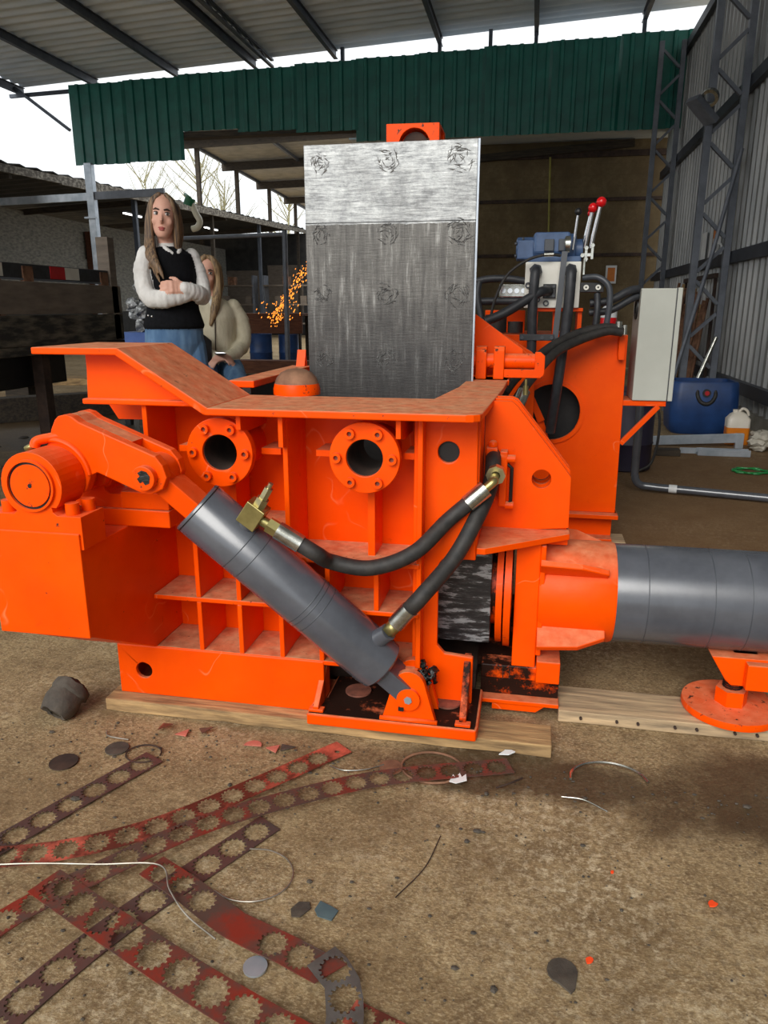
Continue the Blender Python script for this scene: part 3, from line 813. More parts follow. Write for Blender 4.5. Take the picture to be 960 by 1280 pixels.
MB().box(-1.0, -.87, 1.66, 1.755, .611, .655).build('rear_foot', O, b2, .003)
for x in (-.905, -.94): MB().cyl((x,1.70,.655), (x,1.70,.68), .015, n=18).build('bearing_bolt', 'orange_clean', b2)
MB().tube(spline([(-1.13,1.53,.785),(-1.125,1.535,.80),(-1.10,1.55,.806),(-1.075,1.56,.81)], 6), .012, 10).build('grease_line', 'orange_clean', b1)
MB().cyl((-1.15,1.525,.782), (-1.128,1.53,.792), .007, n=8).build('grease_nipple', 'brass', b1)
MB().cyl((-1.093,1.46,.714), (-1.093,1.76,.714), .058, n=36).build('tilt_shaft', 'orange_clean', press)
# --- lever arm
arm = [(-1.082,.849),(-1.094,.826),(-1.099,.803),(-1.12,.775),(-1.155,.714),(-1.093,.655),(-1.02,.68),(-1.003,.720),(-.986,.728),(-.962,.718),(-.878,.683),(-.851,.681),(-.823,.695),(-.811,.722),(-.819,.75),(-.836,.772),(-1.019,.845),(-1.037,.858),(-1.055,.862),(-1.072,.858)]
lev = MB().prism(arm, [], 'y', 1.547, 1.574).build('lever_arm', 'orange_clean', press, .003)
MB().prism(arm, [], 'y', 1.626, 1.653).build('arm_cheek', 'orange_clean', lev, .003)
MB().prism([(-1.094,.826),(-1.083,.848),(-1.072,.857),(-1.055,.861),(-1.037,.857),(-1.019,.844),(-.905,.799),(-.91,.782),(-1.02,.825),(-1.07,.82)], [], 'y', 1.574, 1.626).build('arm_top', 'orange_dusty', lev)
wl = [( -1.093+.088*math.cos(a), 1.545, .714+.088*math.sin(a)) for a in [math.radians(95-90*i/18) for i in range(19)]]
MB().tube(wl, .006, 8).build('weld_bead', 'orange_clean', lev)
pin = MB().cyl((-.861,1.528,.722), (-.861,1.66,.722), .029, n=28).build('lever_pin', 'orange_chipped', press, .002)
MB().prism([(-.872,.736),(-.862,.742),(-.85,.739),(-.842,.728),(-.845,.712),(-.855,.708),(-.86,.716),(-.868,.712),(-.874,.722),(-.867,.728)], [], 'y', 1.5265, 1.5285).build('grease_smear', 'grease_black', pin)
# --- tilting cylinder: rod eye, barrel, foot clevis
A = Vector((-.861, 1.60, .722)); B = Vector((-.265, 1.735, .135)); D = (B-A).normalized()
def ax(t): return A+D*t
LEN = (B-A).length
rod = MB().bar(ax(-.01), ax(.19), .05, .075, (0,-1,0)).cyl(A+Vector((0,-.026,0)), A+Vector((0,.026,0)), .046, n=28).build('rod_eye', 'orange_clean', press, .003)
tc = MB(); R = .066
up = D.orthogonal()
def along(prof, n=48):
    mb = MB(); a = Vector((0,1,0)); a = (a-D*a.dot(D)).normalized(); b = D.cross(a); vs = []
    for r, t in prof:
        for i in range(n): vs.append(ax(t)+(a*math.cos(2*PI*i/n)+b*math.sin(2*PI*i/n))*r)
    mb.add(vs, [(j*n+i, j*n+(i+1) % n, (j+1)*n+(i+1) % n, (j+1)*n+i) for j in range(len(prof)-1) for i in range(n)], True)
    if prof[0][0] > .001: mb.add(vs[:n], [tuple(range(n))])
    if prof[-1][0] > .001: mb.add(vs[-n:], [tuple(range(n))])
    return mb
tilt = along([(.068,.120),(.071,.124),(.071,.71),(.068,.738),(.060,.745)]).build('tilt_cylinder', 'grey_paint', press)
along([(.0712,.1265),(.0722,.127),(.0722,.1285),(.0712,.129)]).build('head_seal', 'black_steel', tilt)
for t in (.262, .30, .475, .488, .51): along([(.0711,t),(.0716,t+.001),(.0716,t+.0018),(.0711,t+.003)]).build('weld_seam', 'dark_grey_paint', tilt)
MB().bar(ax(.72), ax(.835), .05, .09, (0,-1,0)).cyl(B+Vector((0,-.025,0)), B+Vector((0,.025,0)), .045, n=24).build('cylinder_eye', 'grey_paint', tilt, .003)
rnd = random.Random(2)
mb = MB()
for k in range(16): mb.ball(B+Vector((.03+rnd.uniform(-.025,.03), .0+rnd.uniform(-.02,.04), .04+rnd.uniform(-.025,.022))), rnd.uniform(.006,.014), rnd.uniform(.006,.014), rnd.uniform(.004,.012), 8, 6)
for v in mb.v: v += Vector((rnd.uniform(-.004,.004), rnd.uniform(-.004,.004), rnd.uniform(-.004,.004)))
mb.build('grease_lump', 'grease_black', tilt)
N = (Vector((0,-.35,1))); N = (N-D*N.dot(D)).normalized()      # ports look up and towards the camera
def portboss(t, h):
    p = ax(t)+N*.058; q = ax(t)+N*(.071+h)
    MB().cyl(p, q, .025, .022, 20).build('port_boss', 'grey_paint', tilt); return q
q1 = portboss(.235, .02); q2 = portboss(.672, .035)
# --- foot clevis of the tilting cylinder
foot = MB().prism([(-.535,1.68),(-.09,1.68),(-.087,1.70),(-.087,1.90),(-.505,1.90),(-.505,1.764),(-.535,1.745)], [], 'z', .037, .069).build('foot_plate', 'orange', press, .004)
MB().prism([(-.53,1.686),(-.095,1.686),(-.093,1.70),(-.093,1.895),(-.5,1.895),(-.5,1.77),(-.53,1.75)], [], 'z', .069, .0705).build('oily_top', 'orange_oily', foot)
for y0 in (1.695, 1.765):
    MB().prism([(-.335,.07),(-.195,.07),(-.222,.165)]+[(-.265+.043*math.cos(t), .160+.048*math.sin(t)) for t in [math.radians(10+160*i/12) for i in range(13)]]+[(-.308,.165)], [], 'y', y0, y0+.022).build('clevis_ear', O, foot, .003)
MB().cyl((-.265,1.684,.135), (-.265,1.79,.135), .03, n=28).build('clevis_pin', 'orange_clean', foot)
MB().cyl((-.265,1.680,.135), (-.265,1.685,.135), .0105, n=6).build('pin_bolt', 'galvanised', foot)
MB().box(-.29, -.276, 1.681, 1.686, .103, .113).build('pin_keeper', 'black_steel', foot)
MB().tube([(-.34,1.692,.073),(-.19,1.692,.073)], .007, 8).build('weld_bead', 'orange_clean', foot)
MB().prism([(1.69,.07),(1.705,.07),(1.81,.07),(1.81,.165),(1.80,.17),(1.69,.085)], [], 'x', -.52, -.505).build('foot_gusset', O, foot, .002)
MB().prism([(1.70,.07),(1.81,.07),(1.84,.205),(1.82,.205),(1.70,.09)], [], 'x', -.135, -.117).build('foot_gusset', 'orange_greasy', foot, .002)
for x in (-.125, -.512): MB().box(x-.02, x+.02, 1.688, 1.71, .07, .078).build('weld_pad', 'orange_clean', foot, .002)
for x, y in ((-.425,1.815), (-.175,1.80)): MB().lathe([(.034,.071),(.036,.073),(.036,.077),(.0001,.077)], (x,y,0), n=28).build('scrap_disc', 'gasket_rust', foot)

# --- hoses between tilting cylinder and shoulder plate
def hose(name, pts, r, mat='rubber', k=10, parent=press): return MB().tube(spline(pts, k), r, 14).build(name, mat, parent)
# upper fitting: square block, bleed screw, crimp sleeve
blk = q1
fit = MB().bar(blk+Vector((-.012,0,-.012)), blk+Vector((.022,-.004,.036)), .05, .046, (0,-1,0)).build('fitting_block', 'brass', press, .002)
MB().cyl(blk+Vector((.018,-.004,.03)), blk+Vector((.032,-.006,.052)), .016, n=6).cyl(blk+Vector((.032,-.006,.052)), blk+Vector((.048,-.008,.078)), .011, n=6).cyl(blk+Vector((.046,-.008,.076)), blk+Vector((.054,-.009,.09)), .006, n=10).build('bleed_screw', 'zinc', fit)
e0 = blk+Vector((.01,-.002,.006)); hd = Vector((.82,.06,-.5)).normalized()
MB().cyl(e0+hd*.01, e0+hd*.05, .013, n=12).cyl(e0+hd*.034, e0+hd*.062, .02, n=6).build('swivel_nut', 'brass', fit)
MB().cyl(e0+hd*.06, e0+hd*.125, .0225, n=20).build('crimp_sleeve', 'crimp_steel', fit)
h0 = e0+hd*.12
h9 = Vector((-.135, 1.80, .632)); he = Vector((.62,.22,.55)).normalized()
u1 = hose('hose', [h0, h0+hd*.05, Vector((-.455,1.665,.502)), Vector((-.36,1.68,.487)), Vector((-.26,1.715,.520)), h9-he*.07, h9], .0195)
MB().cyl(h9-he*.005, h9+he*.055, .0225, n=20).build('crimp_sleeve', 'crimp_steel', u1)
k0 = h9+he*.05
MB().tube(spline([k0, k0+he*.03, Vector((-.078,1.845,.683)), Vector((-.074,1.875,.69))], 8), .0115, 12).build('elbow', 'brass', u1)
MB().ring((-.074,1.862,.69), (-.073,1.885,.692), .025, .012, 8).build('union_nut', 'zinc', u1)
MB().cyl((-.073,1.88,.692), (-.082,1.96,.70), .017, n=12).build('pipe_stub', 'rubber', u1)
# lower hose
f0 = q2; fd = Vector((.58,-.02,.72)).normalized()
lf = MB().cyl(f0, f0+fd*.03, .019, n=6).build('swivel_nut', 'brass', press)
MB().cyl(f0+fd*.028, f0+fd*.085, .0225, n=20).build('crimp_sleeve', 'crimp_steel', lf)
hose('hose', [f0+fd*.08, f0+fd*.13, Vector((-.165,1.745,.50)), Vector((-.118,1.80,.585)), Vector((-.088,1.875,.655)), Vector((-.084,1.93,.71)), Vector((-.088,1.985,.72))], .0205, k=10)
# ------------------------------------------------------------------ hydraulic power unit behind the press
pu = thing('hydraulic_power_unit', (.1, 3.7, 0), 'orange oil tank with blue motor, white manifold and black hoses', 'power unit')
hole = [(.105+.125*math.cos(a), .64+.13*math.sin(a)) for a in [2*PI*i/32 for i in range(32)]]
tank = MB().prism([(-.30,.175),(.42,.175),(.412,.985),(-.30,.985)], [hole], 'y', 3.50, 3.515).build('tank_front', O, pu, .003)
MB().ring((.105,3.49,.64), (.105,3.51,.64), .145, .127, 40).build('hatch_ring', O, tank)
MB().box(-.30, .412, 3.515, 4.1, .97, .985).build('tank_top', O, tank)
MB().box(.40, .414, 3.515, 4.1, .175, .97).build('tank_side', O, tank)
MB().box(-.30, -.286, 3.515, 4.1, .175, .97).build('tank_side', O, tank)
MB().box(-.29, .40, 3.62, 3.63, .18, .97).build('tank_baffle', 'black_steel', tank)
MB().prism([(.372,.985),(.40,.985),(.40,.88),(.375,.88),(.372,.9)], [], 'y', 3.46, 3.50).build('lifting_lug', O, tank, .003)
MB().bar((.04,3.49,.64), (.20,3.49,.18), .03, .012, (0,-1,0)).build('strut', O, tank)
MB().bar((-.04,3.47,.80), (.06,3.47,.60), .03, .012, (0,-1,0)).build('strut', O, tank)
# I-beam skid and rear base
sk = MB().box(-.12, .43, 3.45, 3.60, .155, .175).build('skid_beam', O, pu, .002)
MB().box(-.12, .41, 3.52, 3.532, .06, .155).build('beam_web', O, sk)
MB().box(-.12, .41, 3.45, 3.60, .046, .06).build('beam_flange', O, sk, .002)
MB().box(.34, .43, 3.5, 4.1, .155, .175).build('side_skid', O, sk)
MB().box(.37, .382, 3.53, 4.1, .046, .155).build('side_web', O, sk)
# slanted orange plate left of the tank
MB().prism([(-.236,1.06),(-.186,1.03),(.0,.92),(.02,.90),(.02,.20),(-.236,.20)], [], 'y', 3.30, 3.315).build('slant_plate', O, pu, .003)
# pedestal and manifold
ped = MB().box(-.0, .21, 3.46, 3.66, 1.085, 1.10).build('pedestal', O, pu, .002)
MB().box(.0, .018, 3.48, 3.64, .985, 1.085).build('pedestal_leg', O, ped)
MB().box(.19, .208, 3.48, 3.64, .985, 1.085).build('pedestal_leg', O, ped)
MB().box(.085, .11, 3.50, 3.62, .985, 1.085).build('pedestal_web', O, ped)
man = MB().box(-.045, .19, 3.44, 3.62, 1.10, 1.292).build('manifold', 'manifold_white', pu, .004)
for x, z in ((-.03,1.195), (.012,1.135), (.05,1.12)):
    MB().ring((x,3.432,z), (x,3.442,z), .013, .007, 16).build('port_plug', 'dark_grey_paint', man)
MB().box(.035, .09, 3.425, 3.44, 1.14, 1.2).build('flange_block', 'black_paint', man, .002)
for x in (.045, .08):
    for z in (1.15, 1.19): MB().cyl((x,3.418,z), (x,3.426,z), .006, n=10).build('flange_bolt', 'dark_grey_paint', man)
for x in (-.0, .145):
    MB().cyl((x,3.40,1.255), (x,3.44,1.255), .028, n=6).build('hose_nut', 'rubber_dark', man)
# valve bank at right of the manifold
vb = MB().box(.19, .29, 3.44, 3.54, 1.165, 1.205).build('valve_block', 'black_paint', pu, .002)
for x in (.205, .255):
    MB().ring((x+.01,3.43,1.185), (x+.01,3.44,1.185), .011, .004, 16).build('valve_port', 'manifold_white', vb)
# blue motor / pump
mo = MB().lathe([(.045,-.02),(.062,-.015),(.062,.16),(.055,.165)], (0,3.53,1.35), 'x', 20).build('motor', 'motor_blue', pu)
MB().box(-.015, .14, 3.465, 3.595, 1.325, 1.415).build('motor_body', 'motor_blue', mo, .012)
MB().lathe([(.04,-.09),(.05,-.085),(.05,-.02)], (0,3.53,1.35), 'x', 8).build('motor_cap', 'motor_blue', mo)
MB().box(-.085, .0, 3.48, 3.58, 1.305, 1.385).build('pump_end', 'motor_blue', mo, .006)
MB().lathe([(.045,.16),(.045,.195)], (0,3.53,1.345), 'x', 10).build('motor_flange', 'motor_blue', mo)
MB().box(-.04, .19, 3.46, 3.60, 1.292, 1.315).build('motor_foot', 'motor_blue', mo, .004)
for k, x in enumerate((.03, .09)):
    MB().box(x, x+.042, 3.452, 3.468, 1.335, 1.385).build('casting_pocket', 'dark_grey_paint', mo, .004)
for x, z in ((-.09,1.37), (-.09,1.32), (-.06,1.39)):
    MB().cyl((x-.006,3.49,z), (x+.004,3.49,z), .007, n=6).build('cap_bolt', 'dark_grey_paint', mo)
MB().lathe([(.028,-.012),(.034,-.008),(.034,.012),(.028,.014)], (.125,3.43,1.36), 'x', 24).build('pressure_gauge', 'crimp_steel', pu)
# levers
def lever(p0, p1, r, knob, kr, name='lever'):
    l = MB().cyl(p0, p1, r, r*.8, 10).build(name, 'chrome', pu)
    MB().ball(p1, kr, n=14, m=10).build('lever_knob', knob, l)
lever((.150,3.45,1.34), (.163,3.44,1.49), .006, 'black_paint', .0155)
lever((.195,3.50,1.35), (.218,3.49,1.488), .009, 'red_knob', .015)
lever((.200,3.47,1.35), (.222,3.45,1.505), .0095, 'red_knob', .020)
lever((.222,3.44,1.345), (.252,3.42,1.523), .0095, 'red_knob', .021)
lk = MB().box(.185, .235, 3.44, 3.5, 1.31, 1.325).build('lever_link', 'crimp_steel', pu, .002)
MB().box(.2, .21, 3.43, 3.44, 1.29, 1.35).box(.225, .235, 3.43, 3.44, 1.30, 1.36).build('link_plate', 'crimp_steel', lk)
for x, z in ((.205,1.345), (.23,1.355), (.205,1.30), (.19,1.315)): MB().cyl((x,3.424,z), (x,3.436,z), .008, n=10).build('link_pin', 'crimp_steel', lk)
# hoses and rigid pipes
def phose(pts, r, mat='rubber_dark', k=8): return MB().tube(spline(pts, k), r, 12).build('hose', mat, pu)
phose([(.0,3.44,1.255), (.0,3.37,1.252), (-.003,3.345,1.22), (-.006,3.34,1.10), (-.002,3.35,.95), (-.0,3.36,.78), (.0,3.40,.62)], .021)
phose([(.145,3.44,1.255), (.145,3.37,1.252), (.145,3.345,1.22), (.142,3.34,1.10), (.13,3.35,.93), (.115,3.36,.75), (.10,3.42,.56)], .022)
MB().bar((.116,3.40,1.33), (.095,3.38,.96), .024, .012, (0,-1,0)).bar((.095,3.38,.96), (.09,3.38,.90), .024, .012, (0,-1,0)).build('flat_hose', 'dark_grey_paint', pu)
phose([(.06,3.43,1.17), (.03,3.36,1.168), (-.03,3.33,1.135), (-.12,3.30,1.08), (-.20,3.29,1.045)], .020)
phose([(.10,3.42,1.315), (.04,3.40,1.318), (-.04,3.39,1.295), (-.12,3.38,1.235), (-.165,3.37,1.14), (-.185,3.36,1.05)], .006, 'rubber')
MB().cyl((.03,3.398,1.318), (.07,3.402,1.319), .009, n=10).build('hose_ferrule', 'crimp_steel', pu)
phose([(-.045,3.50,1.215), (-.12,3.50,1.225), (-.20,3.50,1.225), (-.26,3.50,1.215)], .016)
phose([(-.045,3.50,1.13), (-.14,3.50,1.13), (-.26,3.50,1.128)], .017)
phose([(-.245,3.50,1.22), (-.25,3.48,1.15), (-.23,3.46,1.06), (-.22,3.45,.99)], .014)
MB().box(-.16, -.04, 3.56, 3.62, 1.145, 1.205).build('cooler_body', 'crimp_steel', pu, .006)
for k in range(4): MB().cyl((-.14+.03*k,3.545,1.175), (-.14+.03*k,3.56,1.175), .011, n=12).build('cooler_bolt', 'chrome', pu)
phose([(.20,3.44,1.225), (.26,3.42,1.225), (.305,3.41,1.19), (.315,3.41,1.12), (.308,3.42,1.01)], .013, 'dark_grey_paint')
phose([(.265,3.46,1.16), (.268,3.44,1.10), (.264,3.44,1.0)], .014)
phose([(.24,3.5,1.12), (.32,3.5,1.13), (.40,3.52,1.17), (.45,3.55,1.18)], .018)
phose([(.24,3.52,1.08), (.33,3.52,1.09), (.42,3.54,1.14), (.46,3.56,1.15)], .016)
MB().box(.195, .205, 3.42, 3.44, 1.235, 1.30).build('shackle', 'crimp_steel', pu, .002)
# two thick hoses over the tank lip towards the press hinge
phose([(.372,3.42,1.012), (.30,3.40,1.018), (.20,3.36,.998), (.10,3.28,.955), (.02,3.18,.90), (-.06,3.02,.83), (-.10,2.92,.78)], .020, 'rubber')
phose([(.372,3.40,1.000), (.31,3.38,1.005), (.21,3.33,.975), (.11,3.24,.93), (.04,3.12,.87), (-.02,3.0,.80), (-.06,2.9,.74)], .019, 'rubber')
MB().cyl((.36,3.41,.985), (.36,3.41,1.045), .014, n=12).cyl((.385,3.41,.99), (.385,3.41,1.03), .01, n=10).build('hose_union', 'crimp_steel', pu)
hs = MB().cyl((-.02,2.86,.80), (-.045,2.82,.735), .024, n=16).build('crimp_sleeve', 'crimp_steel', pu)
MB().cyl((-.045,2.82,.735), (-.055,2.80,.70), .013, n=12).build('hose_tail', 'brass', hs)
ca = MB().box(-.055, .09, 3.325, 3.352, .965, .992).build('pipe_clamp', 'rubber_dark', pu, .002)
for x in (-.045, .04, .08): MB().cyl((x,3.316,.978), (x,3.326,.978), .008, n=6).build('clamp_bolt', 'dark_grey_paint', ca)
# small junk seen behind the manifold
MB().box(-.23, -.04, 3.75, 3.85, .985, 1.09).build('rear_block', O, pu, .003)
MB().cyl((-.17,3.6,.99), (-.17,3.6,1.07), .05, n=14).cyl((-.08,3.58,.99), (-.08,3.58,1.04), .035, n=14).build('filter_cap', 'rubber', pu)
# --- electrical cabinet on its bracket
eb = thing('electrical_cabinet', (.53, 3.6, .69), 'pale grey steel electrical cabinet beside the orange tank', 'cabinet')
MB().box(.452, .60, 3.50, 3.72, .70, 1.182).build('cabinet_body', 'cabinet_paint', eb, .004)
MB().box(.602, .622, 3.496, 3.724, .70, 1.184).build('cabinet_door', 'cabinet_paint', eb, .003)
MB().box(.598, .603, 3.499, 3.721, .70, 1.182).build('door_gap', 'rubber_dark', eb)
MB().ring((.446,3.60,1.10), (.452,3.60,1.10), .05, .03, 20).build('cable_entry', 'black_paint', eb)
br = thing('cabinet_bracket', (.5, 3.6, .45), 'orange angle bracket holding the grey cabinet on the tank', 'bracket')
MB().box(.414, .60, 3.51, 3.70, .675, .699).build('bracket_arm', O, br, .002)
MB().bar((.42,3.52,.50), (.57,3.52,.675), .022, .025, (0,-1,0)).build('bracket_strut', O, br, .002)
# wooden bearers under the press and tank
for nm, dims, mt, lb in (('timber_plank', (-1.135,.10,1.703,1.80,0,.036), 'timber', 'long rough timber plank beneath the front of the press'),
                 ('timber_plank', (.122,1.5,1.885,2.03,0,.034), 'timber_pale', 'pale nailed timber plank beneath the jack foot'),
                 ('timber_block', (.22,.475,3.46,3.60,0,.046), 'timber_pale', 'short pale timber block beneath the tank skid'),
                 ('timber_plank', (-1.13,.1,2.2,2.42,0,.049), 'timber_dark', 'dark timber bearer beneath the middle of the press')):
    x0,x1,y0,y1,z0,z1 = dims
    mb = MB(); n = 14; rr = random.Random(nm+str(x0))
    vs = []
    for i in range(n+1):
        x = x0+(x1-x0)*i/n; j = [rr.uniform(-.004,.004) for _ in range(3)]
        vs += [(x, y0+j[0], z0), (x, y1, z0), (x, y1, z1), (x, y0+j[1], z1)]
    fs = [(4*i+a, 4*i+(a+1) % 4, 4*i+4+(a+1) % 4, 4*i+4+a) for i in range(n) for a in range(4)]+[(3,2,1,0), tuple(4*n+a for a in range(4))]
    pl = tag(mb.add(vs, fs).build(nm, mt, None, .003), lb, 'timber')
    if mt == 'timber_pale' and x0 > .1 and x1 > 1:
        for k in range(8):
            xx = x0+.06+k*.075+(.02 if k % 2 else 0)
            MB().cyl((xx,1.878,.018), (xx,1.886,.018), .004, n=8).build('nail', 'rusty_dark', pl)

# ------------------------------------------------------------------ things along the right wall
bd = thing('plastic_tank', (1.53, 7.25, 0), 'big blue plastic tank with a black carrying handle near the wall', 'tank')
def rrect(x0, x1, y0, y1, r, n=6):
    out = []
    for cx, cy, a in ((x1-r, y1-r, 0), (x0+r, y1-r, 90), (x0+r, y0+r, 180), (x1-r, y0+r, 270)):
        out += [(cx+r*math.cos(math.radians(a+90*i/n)), cy+r*math.sin(math.radians(a+90*i/n))) for i in range(n+1)]
    return out
mb = MB(); prof = [(.03, 0), (0, .04), (-.02, .25), (-.01, .45), (.0, .47)]
rings = []
for ins, z in prof: rings.append([(x, y, z) for x, y in rrect(1.26+ins, 1.81-ins, 7.05+ins, 7.48-ins, .09)])
inner = [[(x, y, z) for x, y in rrect(1.285, 1.785, 7.075, 7.455, .07)] for z in (.47, .40)]
allr = rings+inner; k = len(rings[0]); vs = [p for r in allr for p in r]
mb.add(vs, [(j*k+i, j*k+(i+1) % k, (j+1)*k+(i+1) % k, (j+1)*k+i) for j in range(len(allr)-1) for i in range(k)], True)
mb.add(vs[:k], [tuple(reversed(range(k)))]); mb.add(vs[-k:], [tuple(range(k))])
mb.build('tank_body', 'drum_blue', bd)
MB().tube(spline([(1.46,7.055,.40), (1.462,7.03,.35), (1.49,7.02,.30), (1.535,7.015,.282), (1.58,7.02,.30), (1.608,7.03,.35), (1.61,7.055,.40)], 5), .017, 10).build('handle', 'rubber', bd)
MB().cyl((1.535,7.02,.375), (1.535,7.06,.375), .035, n=18).build('cap', 'rubber', bd)
MB().cyl((1.535,7.012,.375), (1.535,7.022,.375), .02, n=14).build('cap_centre', 'tape_red', bd)
jg = thing('plastic_jug', (1.72, 6.65, 0), 'translucent plastic jug half full of amber oil by the wall', 'jug')
mb = MB()
prof = [(.0,0,'o'), (0,.14,'o'), (0,.145,'p'), (0,.21,'p'), (.03,.25,'p'), (.06,.268,'p')]
for lo, hi, mt, nm in ((0, 2, 'jug_oil', 'oil'), (1, 6, 'jug_plastic', 'bottle')):
    mb = MB(); rs = [[(x, y, z) for x, y in rrect(1.63+i, 1.81-i, 6.58+i*.6, 6.72-i*.6, .03)] for i, z, _ in prof[lo:hi]]
    k = len(rs[0]); vs = [p for r in rs for p in r]
    mb.add(vs, [(j*k+i, j*k+(i+1) % k, (j+1)*k+(i+1) % k, (j+1)*k+i) for j in range(len(rs)-1) for i in range(k)], True)
    mb.add(vs[:k], [tuple(range(k))]); mb.add(vs[-k:], [tuple(range(k))]); mb.build(nm, mt, jg)
MB().cyl((1.695,6.65,.26), (1.695,6.65,.285), .022, n=14).build('neck', 'jug_plastic', jg)
MB().tube(spline([(1.72,6.65,.265), (1.75,6.65,.292), (1.785,6.65,.275), (1.80,6.65,.235)], 5), .011, 8).build('jug_handle', 'jug_plastic', jg)
tag(MB().bar((1.02,6.40,.045), (1.72,6.42,.085), .02, .075).box(1.66, 1.72, 6.40, 6.44, 0, .12).build('steel_bar', 'galvanised', None, .002), 'long flat grey steel bar lying in front of the jug', 'bar')
c1 = MB().box(1.30, 1.68, 6.02, 6.10, 0, .012).box(1.30, 1.68, 6.02, 6.03, .012, .05).box(1.30, 1.68, 6.09, 6.10, .012, .05).build('steel_channel', 'galvanised', None, .002)
tag(c1, 'short grey steel channel lying nearest the green hose', 'channel')
tag(MB().box(1.18, 1.32, 6.1, 6.17, 0, .008).box(1.18, 1.32, 6.1, 6.108, .008, .045).build('angle_offcut', 'galvanised', None, .001), 'small steel angle offcut at the channel end', 'offcut')
tag(MB().box(.98, 1.16, 5.95, 6.05, 0, .05).build('timber_offcut', 'timber_dark', None, .004), 'dark timber offcut beside the black drum', 'timber')
gh = []
for k in range(40):
    a = 2*PI*k/20; r = .085+.012*math.sin(k*1.7); gh.append((1.53+r*math.cos(a)*1.25, 5.45+r*math.sin(a)*1.0, .008+.004*(k//20)))
gh += [(1.65,5.43,.008), (1.75,5.40,.008), (1.95,5.35,.008)]
tag(MB().tube(spline(gh, 3), .007, 8).build('garden_hose', 'green_hose', None), 'thin green hose coiled on the floor by the wall', 'hose')
mb = MB(); rr = random.Random(4)
rg = thing('rag_heap', (1.86, 6.55, 0), 'crumpled pale rags and wrapping heaped behind the jug', 'rags')
for k in range(7):
    m1 = MB(); c = Vector((1.84+rr.uniform(-.07,.1), 6.45+rr.uniform(-.2,.25), .03+.04*(k % 3)))
    m1.ball(c, rr.uniform(.05,.08), rr.uniform(.06,.09), rr.uniform(.025,.045), 10, 6)
    for v in m1.v: v += Vector((rr.uniform(-.012,.012), rr.uniform(-.012,.012), rr.uniform(-.012,.012)))
    for v in m1.v: v.z = max(v.z, .002)
    m1.build('rag', 'rag', rg)
# grey conduit that drops from the tank side and runs to the right
cd = MB().tube([(.66,4.72,.62), (.662,4.71,.10)]+[(.665+.06*(1-math.cos(a)), 4.71-.01, .04+.06*(1-math.sin(a))) for a in [PI/2*i/6 for i in range(7)]]+[(.8,4.69,.036), (1.4,4.56,.03), (2.0,4.43,.03)], .024, 14).build('conduit_pipe', 'grey_paint', None)
tag(cd, 'grey conduit pipe dropping down and running along the floor', 'pipe')
MB().cyl((.865,4.677,.0355), (.91,4.667,.0352), .0255, n=14).build('pipe_sticker', 'paper_white', cd)
dd = thing('oil_drum', (.72, 5.3, 0), 'dark purple-black drum standing behind the tank bracket', 'drum')
MB().lathe([(.17,0),(.185,.01),(.185,.18),(.192,.19),(.185,.2),(.185,.55),(.175,.56)], (.68,5.45,0), n=32).build('drum_body', 'drum_dark', dd)
MB().tube(spline([(.80,5.28,.5), (.86,5.26,.42), (.87,5.25,.25), (.84,5.25,.08), (.76,5.24,.02)], 6), .009, 8).build('drum_cable', 'rubber', dd)
# gas bottles behind the cabinet
for k, (x, y) in enumerate(((1.94,11.4), (1.86,11.8))):
    g = thing('gas_cylinder', (x, y, 0), ('dark gas bottle standing just right of the grey cabinet', 'dark gas bottle standing behind the other one, closer to the cabinet')[k], 'gas bottle')
    MB().lathe([(.1,0),(.105,.02),(.105,.82),(.085,.9),(.04,.95),(.03,.98)], (x,y,0), n=24).build('bottle_body', 'black_paint', g)
    MB().cyl((x,y,.97), (x,y,1.06), .025, n=10).cyl((x-.05,y,1.04), (x+.05,y,1.04), .012, n=8).build('valve', 'black_steel', g)
# long pipe leaning against the lattice column
tag(MB().tube([(1.47,8.72,.0), (1.80,8.765,1.6), (1.99,8.79,2.66)], .021, 12).build('leaning_pipe', 'column_steel', None), 'long grey pipe leaning against the near lattice column', 'pipe')
tag(MB().tube([(1.66,8.62,.0), (1.93,8.70,.80)], .022, 12).build('chrome_rod', 'crimp_steel', None), 'bright chrome rod leaning behind the blue tank', 'rod')
# rack of rusty bars and hanging tools against the wall between the columns
rk = thing('bar_rack', (1.98, 9.6, 0), 'dark wall rack crossbars holding rusty bars', 'rack')
MB().box(1.93, 1.97, 9.1, 10.9, 1.42, 1.47).build('rack_rail', 'rusty_dark', rk); MB().box(1.93, 1.97, 9.1, 10.9, .5, .55).build('rack_rail', 'rusty_dark', rk)
for y in (9.15, 10.85): MB().box(1.94, 1.97, y-.02, y+.02, 0, 1.47).build('rack_leg', 'rusty_dark', rk)
rr = random.Random(11)
for k in range(22):
    y = 9.2+k*.075+rr.uniform(-.02,.02); h = rr.uniform(.9,1.45); x = 1.88+rr.uniform(-.03,.03)
    if k % 3 == 0: m1 = MB().tube([(x-rr.uniform(.06,.18), y+rr.uniform(-.08,.08), 0), (x, y, h)], rr.uniform(.012,.02), 8)
    elif k % 3 == 1: m1 = MB().bar((x-rr.uniform(.06,.18), y+rr.uniform(-.08,.08), .015), (x, y, h), .05, .012, (0,-1,0))
    else: m1 = MB().bar((x-rr.uniform(.06,.18), y+rr.uniform(-.08,.08), .015), (x, y, h), .03, .03, (0,-1,0))
    tag(m1.build('rusty_bar', ('rusty', 'rusty', 'timber')[k % 3], None), ('round rusty bar propped upright on the wall rack', 'flat rusty bar propped upright on the wall rack', 'square wooden batten propped upright on the wall rack')[k % 3], 'bar', 'rusty bars on the wall rack')
wr = MB().ring((2.06,9.75,1.78), (2.072,9.77,1.78), .06, .04, 20).build('ring_spanner', 'paper_white', None)
